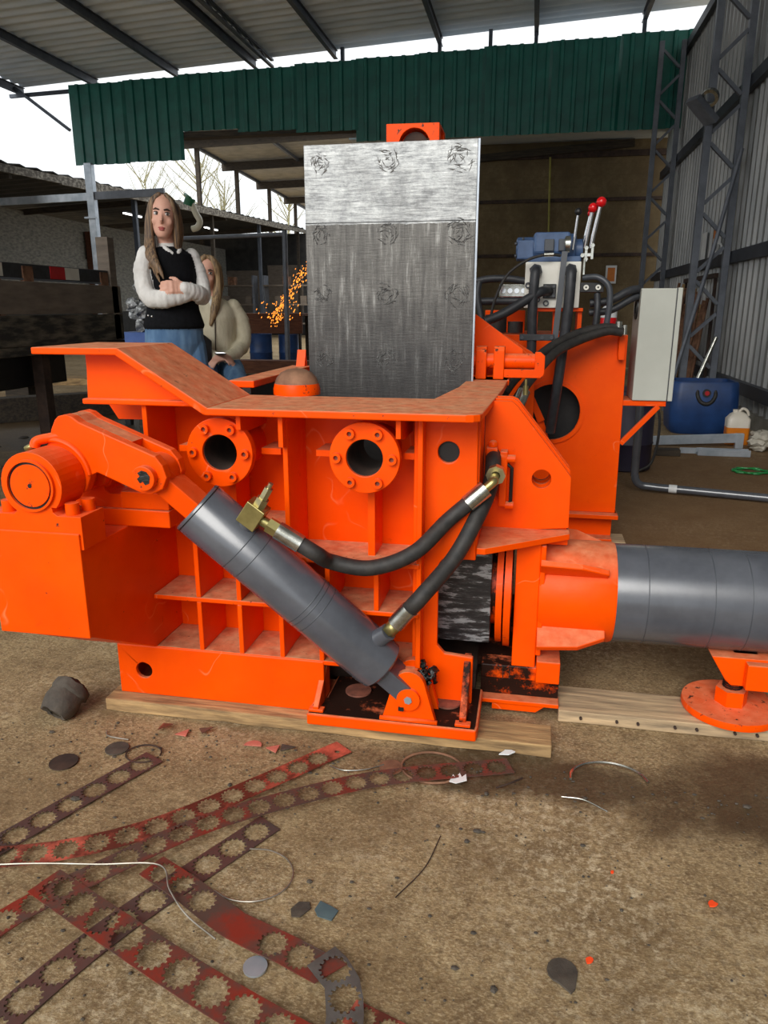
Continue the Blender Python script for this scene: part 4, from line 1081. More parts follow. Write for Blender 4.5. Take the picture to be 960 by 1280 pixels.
MB().box(2.06, 2.088, 9.73, 9.79, 1.83, 1.90).build('spanner_shank', 'paper_white', wr)
tag(wr, 'white ring hook hanging on the wall above the rack', 'hook')
tg = tag(MB().box(2.078, 2.088, 9.95, 10.1, 1.78, 2.0).build('hanging_tag', 'sign_orange', None), 'small orange and brown tag hanging on the ribbed wall', 'tag'); MB().box(2.072, 2.078, 9.97, 10.06, 1.84, 1.9).build('tag_label', 'paper_white', tg)
pg = tag(MB().box(2.08, 2.088, 10.5, 10.75, 1.70, 2.02).build('paper_sheet', 'paper_white', None), 'white printed sheet pinned to the wall left of the ring', 'paper')
hl = thing('flood_lamp', (1.75, 8.75, 3.05), 'grey floodlight with round guard fixed high on the column', 'lamp')
MB().bar((1.45,8.7,3.12), (1.68,8.82,2.92), .18, .06).build('lamp_body', 'column_steel', hl, .004)
MB().ring((1.62,8.7,3.13), (1.60,8.66,3.10), .085, .055, 20).build('lamp_guard', 'crimp_steel', hl)
# orange notice on the block wall, red fire bottle behind the hoses, yellow cord
ns = tag(MB().box(1.275, 1.47, 15.04, 15.05, 1.54, 1.86).build('wall_notice', 'paper_white', None), 'small white notice with orange patch on the block wall', 'notice')
MB().box(1.31, 1.44, 15.033, 15.04, 1.58, 1.82).build('notice_patch', 'sign_orange', ns)
fe = thing('fire_extinguisher', (.56, 6.05, 0), 'red and white bottle standing behind the black hoses', 'bottle')
MB().lathe([(.055,0),(.06,.01),(.06,1.02),(.058,1.03)], (.56,6.05,.0), n=18).build('bottle_body', 'red_knob', fe)
MB().lathe([(.0605,1.03),(.0605,1.09),(.03,1.12)], (.56,6.05,.0), n=18).build('bottle_top', 'paper_white', fe)
cdz = tag(MB().tube([(.152,14.98,3.73), (.19,14.98,2.6), (.23,14.98,1.2)], .018, 8).build('yellow_cord', 'cord_yellow', None), 'yellow cord hanging straight down the dark block wall', 'cord')
# ------------------------------------------------------------------ people (each body one continuous mesh)
def loft(rings, n=24):
    mb = MB(); vs = []
    for z, cx, cy, rx, ry in rings:
        for i in range(n): vs.append((cx+rx*math.cos(2*PI*i/n), cy+ry*math.sin(2*PI*i/n), z))
    mb.add(vs, [(j*n+i, j*n+(i+1) % n, (j+1)*n+(i+1) % n, (j+1)*n+i) for j in range(len(rings)-1) for i in range(n)], True)
    mb.add(vs[:n], [tuple(reversed(range(n)))]); mb.add(vs[-n:], [tuple(range(n))]); return mb
def limb(pts, rs, k=5, fold=0.):
    P = spline(pts, k); m = len(P); q = len(rs)-1
    R = []
    for i in range(m):
        t = i/(m-1)*q; a = min(int(t), q-1); R.append(rs[a]+(rs[a+1]-rs[a])*(t-a))
    if fold:
        R = [x*(1+fold*math.sin(i*2.3)+fold*.6*math.sin(i*.9+1)) for i, x in enumerate(R)]
    mb = MB().tube(P, R, 14); mb.ball(P[0], R[0], n=12, m=8); mb.ball(P[-1], R[-1], n=12, m=8); return mb
def xf(mb, M):
    mb.v = [M @ v for v in mb.v]; return mb
def hand(wrist, d, nrm, side, sc=1.0):
    # palm with four unequal curled fingers and a thumb leaving the side of the palm
    d = Vector(d).normalized(); nrm = Vector(nrm); nrm = (nrm-d*nrm.dot(d)).normalized(); s = d.cross(nrm)*side
    w = Vector(wrist); mb = MB()
    for t in (0, .3, .6, 1):
        for u in (-.022, 0, .022): mb.ball(w+d*(.02+.06*t)*sc+s*u*sc, .017*sc, n=8, m=6)
    for i, (u, l) in enumerate(((-.031, .062), (-.011, .074), (.010, .07), (.030, .055))):
        b = w+d*.078*sc+s*u*sc
        p = [b, b+d*l*.45*sc-nrm*.004*sc, b+d*l*.75*sc-nrm*.02*sc, b+d*l*.9*sc-nrm*.038*sc]
        mb.tube(spline(p, 3), .0085*sc, 8); mb.ball(p[-1], .0085*sc, n=8, m=6)
    b = w+d*.025*sc-s*.03*sc
    p = [b, b+d*.025*sc-s*.022*sc-nrm*.008*sc, b+d*.055*sc-s*.026*sc-nrm*.02*sc]
    mb.tube(spline(p, 3), .010*sc, 8); mb.ball(p[-1], .010*sc, n=8, m=6)
    return mb
def fuse(name, prims, root, voxel=.008, smooth=4):
    # union the overlapping forms into a single skin; each face takes the material of the form it came from
    src = MB()
    for tg, mb in prims: src.v, src.f, src.sm = src.v+mb.v, src.f+[[i+len(src.v) for i in f] for f in mb.f], src.sm+mb.sm
    me = bpy.data.meshes.new(name+'_forms'); me.from_pydata([tuple(v) for v in src.v], [], src.f); me.update()
    bm = bmesh.new(); bm.from_mesh(me); bmesh.ops.remove_doubles(bm, verts=bm.verts, dist=1e-6); bmesh.ops.recalc_face_normals(bm, faces=bm.faces); bm.to_mesh(me); bm.free()
    tmp = bpy.data.objects.new(name+'_forms', me); COL.objects.link(tmp)
    r = tmp.modifiers.new('r', 'REMESH'); r.mode = 'VOXEL'; r.voxel_size = voxel
    s = tmp.modifiers.new('s', 'SMOOTH'); s.factor = .5; s.iterations = smooth
    dg = bpy.context.evaluated_depsgraph_get(); dg.update()
    out = bpy.data.meshes.new_from_object(tmp.evaluated_get(dg)); out.name = name
    bpy.data.objects.remove(tmp); bpy.data.meshes.remove(me)
    tags = []
    for tg, _ in prims:
        if tg not in tags: tags.append(tg)
    trees = []
    for tg in tags:
        V = []; F = []
        for t2, mb in prims:
            if t2 == tg: F += [[i+len(V) for i in f] for f in mb.f]; V += [tuple(v) for v in mb.v]
        trees.append(BVHTree.FromPolygons(V, F))
    out.materials.clear()
    for tg in tags: out.materials.append(MATS[tg])
    for p in out.polygons:
        best = min(range(len(tags)), key=lambda i: trees[i].find_nearest(p.center)[3])
        p.material_index = best; p.use_smooth = True
    o = bpy.data.objects.new(name, out); COL.objects.link(o); o.parent = root
    return o
def bit(mb, name, mat, root):
    o = mb.build(name, mat, None, org=(0,0,0)); o.parent = root; o.location = (0,0,0); return o
def head_forms(M, sc=1.0):
    rings = [(-.112,0,-.052,.022,.022),(-.105,0,-.046,.033,.036),(-.09,0,-.036,.046,.055),(-.065,0,-.022,.057,.073),(-.03,0,-.010,.065,.087),(.005,0,-.004,.070,.093),(.045,0,.002,.072,.094),(.08,0,.006,.063,.083),(.105,0,.008,.042,.056),(.116,0,.008,.015,.02)]
    h = loft(rings)
    nose = MB().tube([(0,-.092,.012),(0,-.102,-.012),(0,-.113,-.032),(0,-.100,-.042)], [.007,.0085,.012,.009], 10)
    cheeks = MB().ball((.036,-.066,-.03), .026, .022, .024, 10, 8).ball((-.036,-.066,-.03), .026, .022, .024, 10, 8)
    chin = MB().ball((0,-.07,-.098), .02, .016, .014, 10, 8)
    ears = MB().ball((.072,.012,-.005), .01, .02, .03, 8, 8).ball((-.072,.012,-.005), .01, .02, .03, 8, 8)
    S = M @ Matrix.Scale(sc, 4)
    return [('skin', xf(m, S)) for m in (h, nose, cheeks, chin, ears)]
def face_bits(M, root, brow='hair_dark', sc=1.0):
    S = M @ Matrix.Scale(sc, 4)
    for s in (-1, 1):
        e = bit(xf(MB().ball((.031*s,-.083,.004), .0165, .011, .0088, 12, 8), S), 'eye', 'eye_white', root)
        i = bit(xf(MB().ball((.031*s+.003,-.0925,.004), .0075, .0035, .0078, 10, 8), S), 'iris', 'iris', root)
        bit(xf(MB().tube([(.045*s,-.081,.012),(.031*s,-.0935,.0135),(.016*s,-.090,.009)], .0022, 6), S), 'eyelid', brow, root)
        bit(xf(MB().tube([(.05*s,-.078,.024),(.033*s,-.093,.029),(.014*s,-.0965,.023)], [.002,.0042,.0035], 8), S), 'eyebrow', brow, root)
    bit(xf(MB().ball((0,-.093,-.066), .021, .008, .0055, 12, 8).ball((0,-.093,-.075), .017, .008, .006, 12, 8), S), 'lips', 'lips', root)

# woman with folded arms
w1 = thing('person', (-1.985, 4.02, 0), 'standing woman in black vest and white shirt with folded arms', 'person')
w1.rotation_euler = (0, 0, math.radians(50)); w1.scale = (.89, .89, 1.006)
HM = Matrix.Translation((-.03,-.02,1.563)) @ Matrix.Rotation(math.radians(-30), 4, 'Z') @ Matrix.Rotation(math.radians(4), 4, 'Y') @ Matrix.Rotation(math.radians(-3), 4, 'X')
forms = head_forms(HM)
forms += [('skin', limb([(0,.01,1.38),(-.012,.0,1.43),(-.025,-.005,1.50)], [.056,.05,.05]))]
forms += [('vest_black', loft([(.985,0,0,.19,.142),(1.0,0,0,.196,.146),(1.08,0,0,.168,.13),(1.17,0,-.0,.155,.118),(1.26,0,-.006,.157,.122),(1.33,0,-.0,.155,.108),(1.375,0,0,.14,.098),(1.41,0,.005,.085,.07)]))]
forms += [('jeans', loft([(.80,0,.0,.10,.08),(.835,0,.005,.165,.115),(.90,0,.012,.19,.14),(.96,0,.008,.188,.138),(1.0,0,.0,.182,.132)]))]
for s in (-1, 1):
    fy = -.07 if s > 0 else .03
    forms += [('jeans', limb([(.095*s,.0,.88),(.108*s,fy*.5,.70),(.112*s,fy-.012,.48),(.11*s,fy+.015,.28),(.11*s,fy+.02,.10)], [.102,.090,.070,.062,.054]))]
    forms += [('shoe_dark', limb([(.11*s,fy+.035,.045),(.115*s,fy-.06,.042),(.122*s,fy-.15,.035)], [.042,.045,.034]))]
forms += [('shirt_white', limb([(-.15,.0,1.365),(-.182,-.005,1.28),(-.187,-.04,1.18),(-.165,-.08,1.14)], [.052,.055,.052,.048], 9, .045)),
          ('shirt_white', limb([(-.17,-.07,1.143),(-.10,-.135,1.14),(.02,-.165,1.16)], [.05,.048,.038], 9, .045)),
          ('shirt_white', limb([(.145,.0,1.365),(.175,-.02,1.28),(.18,-.06,1.19),(.155,-.10,1.155)], [.05,.052,.05,.047], 9, .045)),
          ('shirt_white', limb([(.16,-.09,1.157),(.09,-.16,1.172),(.0,-.185,1.195)], [.049,.047,.037], 9, .045)),
          ('shirt_white', MB().tube(spline([(-.05,-.03,1.415),(-.046,-.065,1.40),(-.02,-.09,1.372)], 5), .011, 8).tube(spline([(.045,-.03,1.415),(.04,-.065,1.40),(.012,-.09,1.372)], 5), .011, 8)),
          ('shirt_white', loft([(1.385,0,.0,.07,.06),(1.43,-.006,.0,.056,.055)]))]
forms += [('skin', hand((.02,-.165,1.162), (.95,.25,.12), (.1,-1,.2), 1, .95)), ('skin', hand((.0,-.185,1.197), (-.95,.12,.05), (0,-1,.25), -1, .95))]
fuse('body', forms, w1, .006, 3)
face_bits(HM, w1)
hf = []
hf += [('hair_dark', xf(MB().ball((0,.03,.03), .086, .098, .098, 18, 12), HM))]
def lock(pts, rs, M=HM): return ('hair_brown', xf(limb(pts, rs), M))
for q, (ox, oy, oz) in enumerate(((0,0,0), (-.022,.012,.01), (.018,-.006,-.02), (-.008,.02,-.035))):
    hf += [lock([(-.02+ox*.2,-.052,.108),(-.058+ox*.3,-.048+oy*.4,.065),(-.076+ox*.4,-.035+oy,-.01),(-.078+ox*.5,-.03+oy,-.11),(-.066+ox,-.082+oy,-.20),(-.025+ox,-.125+oy,-.26+oz),(.0+ox,-.14+oy,-.31+oz)], [.010,.015,.017,.019,.018,.014,.005])]
hf += [lock([(.02,-.05,.108),(.057,-.045,.065),(.076,-.025,-.01),(.08,-.01,-.09),(.08,.01,-.16),(.08,.02,-.20)], [.012,.017,.019,.022,.022,.01]),
       lock([(-.045,.03,.08),(-.085,.03,0),(-.09,.03,-.1),(-.09,-.02,-.2),(-.075,-.075,-.27)], [.025,.026,.028,.025,.012]),
       lock([(0,.08,.06),(0,.105,-.04),(0,.105,-.16),(0,.11,-.27)], [.06,.062,.06,.03]),
       lock([(.05,.06,.05),(.07,.075,-.06),(.07,.08,-.2)], [.045,.045,.02])]
fuse('hair', hf, w1, .006, 2)
bit(MB().ball((-.225,-.145,1.055), .006).ball((-.205,-.15,1.05), .006), 'bracelet', 'chrome', w1)

# seated woman behind her
w2 = thing('person', (-2.13, 4.9, 0), 'seated woman in cream jacket with long blonde hair', 'person')
w2.rotation_euler = (0, 0, math.radians(30)); w2.scale = (.9, .9, .96)
HM2 = Matrix.Translation((-.03,-.03,1.375)) @ Matrix.Rotation(math.radians(-14), 4, 'Z') @ Matrix.Rotation(math.radians(10), 4, 'Y')
forms = head_forms(HM2, .97)
forms += [('skin', limb([(0,.0,1.19),(-.01,-.01,1.25),(-.02,-.02,1.32)], [.052,.048,.048]))]
forms += [('jacket_cream', loft([(.755,0,0,.165,.125),(.80,0,0,.175,.13),(.88,0,-.005,.16,.125),(.98,0,-.012,.16,.13),(1.08,0,-.01,.168,.125),(1.15,0,0,.16,.11),(1.19,0,.0,.11,.08),(1.22,0,.0,.07,.065)])),
          ('shirt_white', loft([(1.0,-.01,-.075,.045,.062),(1.1,-.01,-.072,.045,.06),(1.2,-.01,-.04,.035,.05)])),
          ('jeans', loft([(.70,0,.0,.15,.11),(.74,0,.0,.175,.13),(.80,0,.0,.165,.12)]))]
for s in (-1, 1):
    forms += [('jeans', limb([(.085*s,-.01,.76),(.10*s,-.17,.72),(.115*s,-.35,.65)], [.095,.088,.07])),
              ('jeans', limb([(.115*s,-.35,.65),(.11*s,-.36,.48),(.105*s,-.34,.28),(.10*s,-.33,.10)], [.068,.06,.055,.05])),
              ('shoe_dark', limb([(.10*s,-.31,.045),(.105*s,-.40,.042),(.112*s,-.49,.035)], [.04,.043,.034]))]
forms += [('jacket_cream', limb([(.15,.0,1.15),(.205,-.01,1.05),(.215,-.04,.94),(.19,-.08,.87)], [.058,.06,.056,.05], 9, .045)),
          ('jacket_cream', limb([(.195,-.07,.88),(.13,-.16,.84),(.05,-.21,.815)], [.05,.045,.038], 9, .045)),
          ('jacket_cream', limb([(-.15,.0,1.15),(-.205,-.02,1.05),(-.215,-.06,.94),(-.18,-.10,.87)], [.058,.06,.056,.05], 9, .045)),
          ('jacket_cream', limb([(-.185,-.09,.88),(-.11,-.17,.85),(-.03,-.21,.825)], [.05,.045,.038], 9, .045))]
forms += [('skin', hand((.05,-.21,.815), (-.8,-.45,-.1), (.2,-.3,1), -1)), ('skin', hand((-.03,-.21,.825), (.75,-.55,-.1), (0,-.3,1), 1))]
fuse('body', forms, w2, .009)
face_bits(HM2, w2, 'hair_dark', .97)
hf = [('hair_blonde', xf(MB().ball((0,.03,.03), .086, .098, .098, 18, 12), HM2))]
for p, r in (([(.02,-.05,.108),(.06,-.045,.06),(.082,-.025,-.02),(.09,-.03,-.12),(.09,-.075,-.22),(.075,-.11,-.33)], [.018,.024,.028,.034,.034,.014]),
             ([(-.02,-.052,.108),(-.062,-.05,.06),(-.082,-.03,-.02),(-.09,-.02,-.12),(-.09,-.03,-.24)], [.018,.024,.028,.032,.014]),
             ([(0,.08,.06),(0,.105,-.04),(0,.105,-.16),(0,.11,-.27)], [.06,.062,.06,.03]),
             ([(.05,.05,.05),(.08,.06,-.06),(.085,.05,-.22)], [.045,.042,.02])):
    hf.append(('hair_blonde', xf(limb(p, r), HM2)))
fuse('hair', hf, w2, .008, 3)
bit(MB().tube(spline([(.0,-.13,1.16),(-.01,-.145,1.0),(-.015,-.15,.86)], 5), .004, 6), 'jacket_zip', 'rusty_dark', w2)
# what she holds and carries
R2 = Matrix.Translation((-2.13, 4.9, 0)) @ Matrix.Rotation(math.radians(30), 4, 'Z') @ Matrix.Diagonal((.9, .9, .96, 1))
ph = xf(MB().box(-.035, .035, -.345, -.215, .842, .85), R2)
pho = tag(ph.build('phone', 'black_paint', None, .002), 'phone with lit screen in the hands of the seated woman', 'phone')
xf_s = xf(MB().box(-.031, .031, -.34, -.22, .8501, .8515), R2); xf_s.build('screen', 'screen_glow', pho)
hbag = thing('handbag', tuple(R2 @ Vector((-.13,-.20,.77))), 'small black shoulder bag in front of the seated woman', 'bag')
xf(MB().prism([(-.23,.76),(-.06,.76),(-.05,.93),(-.14,1.0),(-.23,.95)], [], 'y', -.255, -.20), R2).build('bag_body', 'bag_black', hbag, .012)
xf(MB().tube(spline([(-.20,-.23,.95),(-.19,-.19,1.08),(-.12,-.11,1.215),(-.05,.02,1.225)], 5), .006, 6), R2).build('strap', 'bag_black', hbag)
bn = thing('timber_bench', (-2.12, 5.0, 0), 'low dark timber bench beneath the seated woman', 'bench')
MB().box(-2.75, -1.85, 4.82, 5.2, .575, .638).build('bench_top', 'timber_dark', bn, .004)
for x in (-2.68, -1.93):
    for y in (4.88, 5.12): MB().box(x-.035, x+.035, y-.035, y+.035, 0, .575).build('bench_leg', 'timber_dark', bn)
# ------------------------------------------------------------------ trailer and clutter at the left rear
tr = thing('flatbed_trailer', (-3.7, 4.4, 0), 'dark worn trailer bed with plank sides and reflective tape rail', 'trailer')
for k, (z0, z1, mt) in enumerate(((1.06, 1.265, 'board_brown'), (.86, 1.055, 'board_black'))):
    MB().box(-3.26, -3.2, 2.6, 5.6, z0, z1).build('side_board', mt, tr, .004)
MB().box(-4.9, -3.2, 2.6, 5.6, .80, .858).build('bed', 'board_black', tr, .004)
MB().box(-4.9, -4.84, 2.6, 5.6, .86, 1.265).build('side_board', 'board_brown', tr)
rl = MB().box(-3.25, -3.22, 2.6, 5.52, 1.285, 1.375).build('top_rail', 'rubber_dark', tr, .003)
for y0, mt in ((4.745,'tape_red'), (4.915,'tape_white'), (4.1,'tape_white'), (3.93,'tape_red')):
    MB().box(-3.222, -3.216, y0, y0+.165, 1.29, 1.37).build('reflective_tape', mt, rl)
for y in (4.45, 5.35): MB().box(-3.235, -3.21, y, y+.1, 1.25, 1.36).build('rail_bracket', 'rusty', rl)
MB().box(-3.3, -3.2, 5.47, 5.56, .86, 1.62).build('stake', 'board_brown', tr, .003)
MB().bar((-3.22,2.6,1.279), (-3.22,5.5,1.279), .015, .012).build('rail_rod', 'column_steel', tr)
MB().box(-3.32, -3.24, 4.58, 4.66, 0, .80).build('trailer_leg', 'rusty_dark', tr)
MB().box(-3.32, -3.24, 2.8, 2.88, 0, .80).build('trailer_leg', 'rusty_dark', tr)
MB().box(-3.7, -3.35, 4.25, 5.0, .58, .80).build('tool_box', 'black_paint', tr, .005)
MB().lathe([(.16,-.1),(.3,-.1),(.32,-.05),(.32,.05),(.3,.1),(.16,.1)], (-4.1,3.6,.321), 'x', 28).build('wheel', 'rubber', tr)
MB().lathe([(.0001,.06),(.1,.07),(.16,.08)], (-4.1,3.6,.321), 'x', 20).build('wheel_hub', 'column_steel', tr)
tag(MB().bar((-5.6,6.1,.12), (-4.35,7.4,.12), .2, .24).build('ground_beam', 'timber_dark', None, .006), 'thick dark beam lying on the muddy ground behind the trailer', 'beam')
tag(MB().bar((-6.2,7.6,.30), (-4.2,7.9,.30), .3, .08).build('pale_board', 'timber', None, .004), 'pale board lying across blocks behind the dark beam', 'board')
for k, x in enumerate((-5.9, -4.5)): tag(MB().box(x, x+.3, 7.6+.1*k, 7.95+.1*k, 0, .26).build('block', 'timber_dark', None, .006), ('dark block beneath the outer end of the pale board', 'dark block beneath the inner end of the pale board')[k], 'block')
# heaps of bright crumpled scrap
def heap(name, c, n, spread, h, label, mats):
    t = thing(name, c, label, 'scrap'); rr = random.Random(str(c))
    for k in range(n):
        m1 = MB(); r = rr.uniform(.05, .12)
        a = rr.uniform(0, 2*PI); d = spread*math.sqrt(rr.random())
        p = Vector((c[0]+d*math.cos(a), c[1]+d*math.sin(a), c[2]+rr.uniform(r*.5, h*(1-d/spread*.7)+r*.5)))
        m1.ball(p, r, r*rr.uniform(.5,1), r*rr.uniform(.4,.9), 7, 5)
        for v in m1.v: v += Vector((rr.uniform(-.03,.03), rr.uniform(-.03,.03), rr.uniform(-.03,.03)))
        for i in range(len(m1.sm)): m1.sm[i] = False
        for v in m1.v: v.z = max(v.z, c[2]+.002)
        m1.build('scrap_piece', mats[k % len(mats)], t)
heap('scrap_heap', (-5.6, 10.2, 0), 26, .7, .5, 'heap of pale crumpled scrap seen beneath the trailer', ['scrap_bright', 'rag', 'rusty'])
cr = thing('scrap_bin', (-3.5, 6.9, 0), 'blue plastic crate of shiny scrap beside the trailer', 'crate')
MB().box(-3.85, -3.15, 6.6, 7.2, .55, .88).build('crate_body', 'blue_plastic', cr, .01)
for x in (-3.82, -3.18):
    for y in (6.63, 7.17): MB().box(x-.03, x+.03, y-.03, y+.03, 0, .55).build('crate_leg', 'rubber_dark', cr)
rr = random.Random(21)
for k in range(22):
    m1 = MB(); r = rr.uniform(.06,.1); m1.ball((-3.5+rr.uniform(-.26,.26), 6.9+rr.uniform(-.2,.2), .9+rr.uniform(.0,.42)), r, r*.7, r*.8, 7, 5)
    for v in m1.v: v += Vector((rr.uniform(-.03,.03), rr.uniform(-.03,.03), rr.uniform(-.03,.03)))
    for i in range(len(m1.sm)): m1.sm[i] = False
    m1.build('scrap_piece', 'scrap_bright', cr)
# mud and swarf ridges on the ground left of the press
md = MB(); rr = random.Random(31)
for k in range(260):
    p = Vector((rr.uniform(-4.4,-1.5), rr.uniform(2.6,6.5), 0)); r = rr.uniform(.015,.06)
    md.ball(p, r*rr.uniform(.8,2), r, r*.45, 6, 4)
tag(md.build('mud_lumps', 'stone_dark', None), 'dark muddy lumps of dirt on the ground behind the press', 'mud', kind='stuff')
# inside the shed: drums, boards, benches, lamp tubes
for k, (x, y, r, h) in enumerate(((-5.0,13.6,.21,.62), (-4.55,13.9,.19,.60))):
    d = thing('blue_drum', (x, y, 0), ('larger open blue drum on the shed floor', 'smaller blue drum standing next to the grey post')[k], 'drum')
    MB().lathe([(r*.94,0),(r,.03),(r,h*.45),(r*1.04,h*.48),(r,h*.51),(r,h),(r*1.03,h+.015),(r*.96,h+.015),(r*.95,h*.8),(.0001,h*.8)], (x,y,0), n=26).build('drum_body', 'drum_blue', d)
wb = thing('work_bench', (-5.2, 14.6, 0), 'brown plank workbench behind the blue drums', 'bench')
MB().box(-6.6, -4.4, 14.3, 14.36, .62, .95).build('front_board', 'timber_brown', wb, .004)
MB().box(-6.6, -4.4, 14.3, 15.1, .95, 1.0).build('bench_top', 'timber_brown', wb, .004)
for x in (-6.5, -4.5):
    for y in (14.4, 15.0): MB().box(x-.04, x+.04, y-.04, y+.04, 0, .95).build('bench_leg', 'timber_dark', wb)
tag(MB().box(-6.4, -3.2, 12.5, 12.8, 0, .22).build('floor_timber', 'timber_brown', None, .006), 'low brown timber lying in front of the blue drums', 'timber')
tag(MB().cyl((-4.35,13.2,0), (-4.33,13.2,2.4), .045, n=12).cyl((-4.33,13.2,2.34), (-6.4,13.2,2.30), .035, n=10).build('pipe_post', 'column_steel', None), 'slim grey pipe post with side arm in the dark shed', 'post')
tag(MB().box(-3.62, -3.54, 15.3, 15.36, .5, 2.2).build('steel_upright', 'galvanised', None), 'pale steel upright standing behind the sparks', 'post')
for k, (x, y, z, l, lb) in enumerate(((-12.3,13.6,3.28,1.0,'lit tube lamp nearest the galvanised post'), (-10.6,19.5,3.48,.9,'lit tube lamp just left of the standing woman'), (-10.6,24.6,3.62,1.0,'lit tube lamp right of the cream drainpipe'), (-11.4,11.6,3.2,.7,'lit tube lamp at the far left beneath the eave'))):
    t = thing('tube_lamp', (x, y, z), lb, 'lamp', 'tube lamps in the shed')
    MB().bar((x,y-l/2,z), (x,y+l/2,z), .06, .03).build('lamp_tube', 'tube_light', t)
    MB().bar((x,y-l/2,z+.035), (x,y+l/2,z+.035), .1, .03).build('lamp_batten', 'column_steel', t)
    MB().box(x-.01, x+.01, y-.01, y+.01, z+.05, ez(y)-.02).build('lamp_hanger', 'column_steel', t)
# dim racks at the back of the shed
for k in range(4):
    x = -11.5+k*2.2; t = thing('storage_rack', (x, 28.5, 0), ('leftmost dim storage rack at the shed end', 'second dim storage rack from the left at the shed end', 'third dim storage rack from the left at the shed end', 'rightmost dim storage rack at the shed end')[k], 'rack')
    for z in (.5, 1.2, 1.9): MB().box(x-.9, x+.9, 28.2, 28.8, z, z+.05).build('rack_shelf', 'board_brown', t)
    for dx in (-.88, .88): MB().box(x+dx-.03, x+dx+.03, 28.25, 28.75, 0, 2.3).build('rack_post', 'column_steel', t)
    for j in range(5): MB().box(x-.8+j*.34, x-.55+j*.34, 28.3, 28.6, .55+.7*(j % 3), .85+.7*(j % 3)).build('rack_box', ('panel_dark', 'board_brown', 'rusty')[j % 3], t)
# grinder sparks
sp = MB(); rr = random.Random(77)
for k in range(230):
    t = rr.random()**.8
    x = -3.95-.75*t+rr.gauss(0,.05); z = 1.85-1.0*t**1.1+rr.gauss(0,.06)
    if k > 190: x -= rr.uniform(0,.3); z = .95+rr.uniform(-.05,.3)
    p = Vector((x, 13.4+rr.gauss(0,.12), z)); d = Vector((-.5,rr.uniform(-.3,.3),-1)).normalized(); l = rr.uniform(.012,.04)
    sp.tube([p, p+d*l], rr.uniform(.004,.009), 4)
tag(sp.build('grinder_sparks', 'spark_glow', None), 'shower of orange grinding sparks beside the steel lid', 'sparks', kind='stuff')

# ------------------------------------------------------------------ cut-out strips and scraps on the floor
def gear(cx, cy, r, n=16, ph=0., j=0):
    out = []
    for i in range(n):
        a = 2*PI*(i+ph)/n
        for da, k in ((-.32, .84), (-.2, 1.0), (.2, 1.0), (.32, .84)):
            out.append((cx+r*k*math.cos(a+da*2*PI/n), cy+r*k*math.sin(a+da*2*PI/n)))
    return out
def strip(path, w, mat, label, seed=0, hole_end=None, bow=0., plain=()):
    # flat bar with a row of punched gear holes, following a path over the floor
    S = spline([Vector(p) for p in path], 12); acc = [0.]
    for a, b in zip(S, S[1:]): acc.append(acc[-1]+(b-a).length)
    Ln = acc[-1]
    def at(u):
        u = min(max(u, 0), Ln-1e-6); i = next(k for k in range(len(acc)-1) if acc[k+1] >= u)
        t = (u-acc[i])/(acc[i+1]-acc[i]); d = (S[i+1]-S[i]).normalized(); return S[i].lerp(S[i+1], t), d
    r = w*.46; rr = random.Random(seed); holes = []; u = r*1.3 if hole_end is None else hole_end
    while u < Ln-r*1.05:
        if not any(a < u < b for a, b in plain): holes.append(gear(u, 0, r, 15, rr.random()))
        u += 2*r*1.06
    if hole_end: holes.append(circ(.028, w*.12, .007, 10))
    cs = sorted(holes, key=lambda h: sum(p[0] for p in h)/len(h)); ctr = [sum(p[0] for p in h)/len(h) for h in cs]
    cuts = [0.]+[(a+b)/2 for a, b in zip(ctr, ctr[1:])]+[Ln]; mb = MB()
    for k, h in enumerate(cs):
        a, b = cuts[k], cuts[k+1]
        o = [(a, -w/2), ((a+b)/2, -w/2-1e-5), (b, -w/2), (b, w/2), ((a+b)/2, w/2+1e-5), (a, w/2)]
        if k == len(cs)-1: o[2] = (b-.012*(seed % 3), -w/2)
        mb.prism(o, [h], 'z', 0, .002)
    for v in mb.v:
        p, d = at(v.x); sd = Vector((-d.y, d.x, 0)).normalized(); h = v.z+p.z+bow*math.sin(PI*v.x/Ln)
        q = p+sd*v.y; v.x, v.y, v.z = q.x, q.y, h
    return tag(mb.build('cutout_strip', mat, None), label, 'metal strip', 'gear cut-out strips on the floor')
strip([(-.425,1.645,.004),(-.58,1.445,.006),(-.733,1.26,.012),(-.90,1.15,.012),(-1.10,1.09,.010)], .062, 'strip_red', 'pink-red strip with gear holes whose round-holed end points at the press', 2, .085, .008)
strip([(.0,1.635,.010),(-.30,1.52,.010),(-.52,1.375,.014),(-.66,1.255,.018),(-.80,1.10,.012),(-.89,.99,.008),(-.95,.86,.006),(-.98,.76,.004)], .060, 'strip_mixed', 'long dark red strip crossing from the timber plank to the left edge', 3, None, .006)
strip([(-.885,1.51,.004),(-.965,1.345,.004),(-1.045,1.17,.005),(-1.14,.97,.004)], .066, 'strip_dark', 'short dark strip lying alone nearest the black cap', 4)
strip([(-.515,1.33,.002),(-.60,1.18,.002),(-.685,1.03,.002),(-.75,.88,.002),(-.80,.72,.002)], .066, 'strip_dark', 'dark brown strip running beneath the others towards the lower left corner', 6)
strip([(-.70,1.145,.016),(-.60,1.10,.014),(-.48,1.04,.010),(-.36,1.005,.008),(-.27,.97,.010)], .060, 'strip_mixed', 'dark red strip with a plain middle ending beside the grey round disc', 5, None, 0., ((.20,.30),))
strip([(-.885,1.065,.018),(-.70,.99,.016),(-.48,.905,.014),(-.30,.845,.012),(-.10,.79,.010)], .070, 'strip_mixed', 'wide red-brown strip slanting across the lower left foreground', 8)
strip([(-.305,1.0,.016),(-.262,.965,.014),(-.238,.90,.012),(-.225,.80,.010)], .060, 'strip_grey', 'greyish bent strip end to the right of the disc', 10)
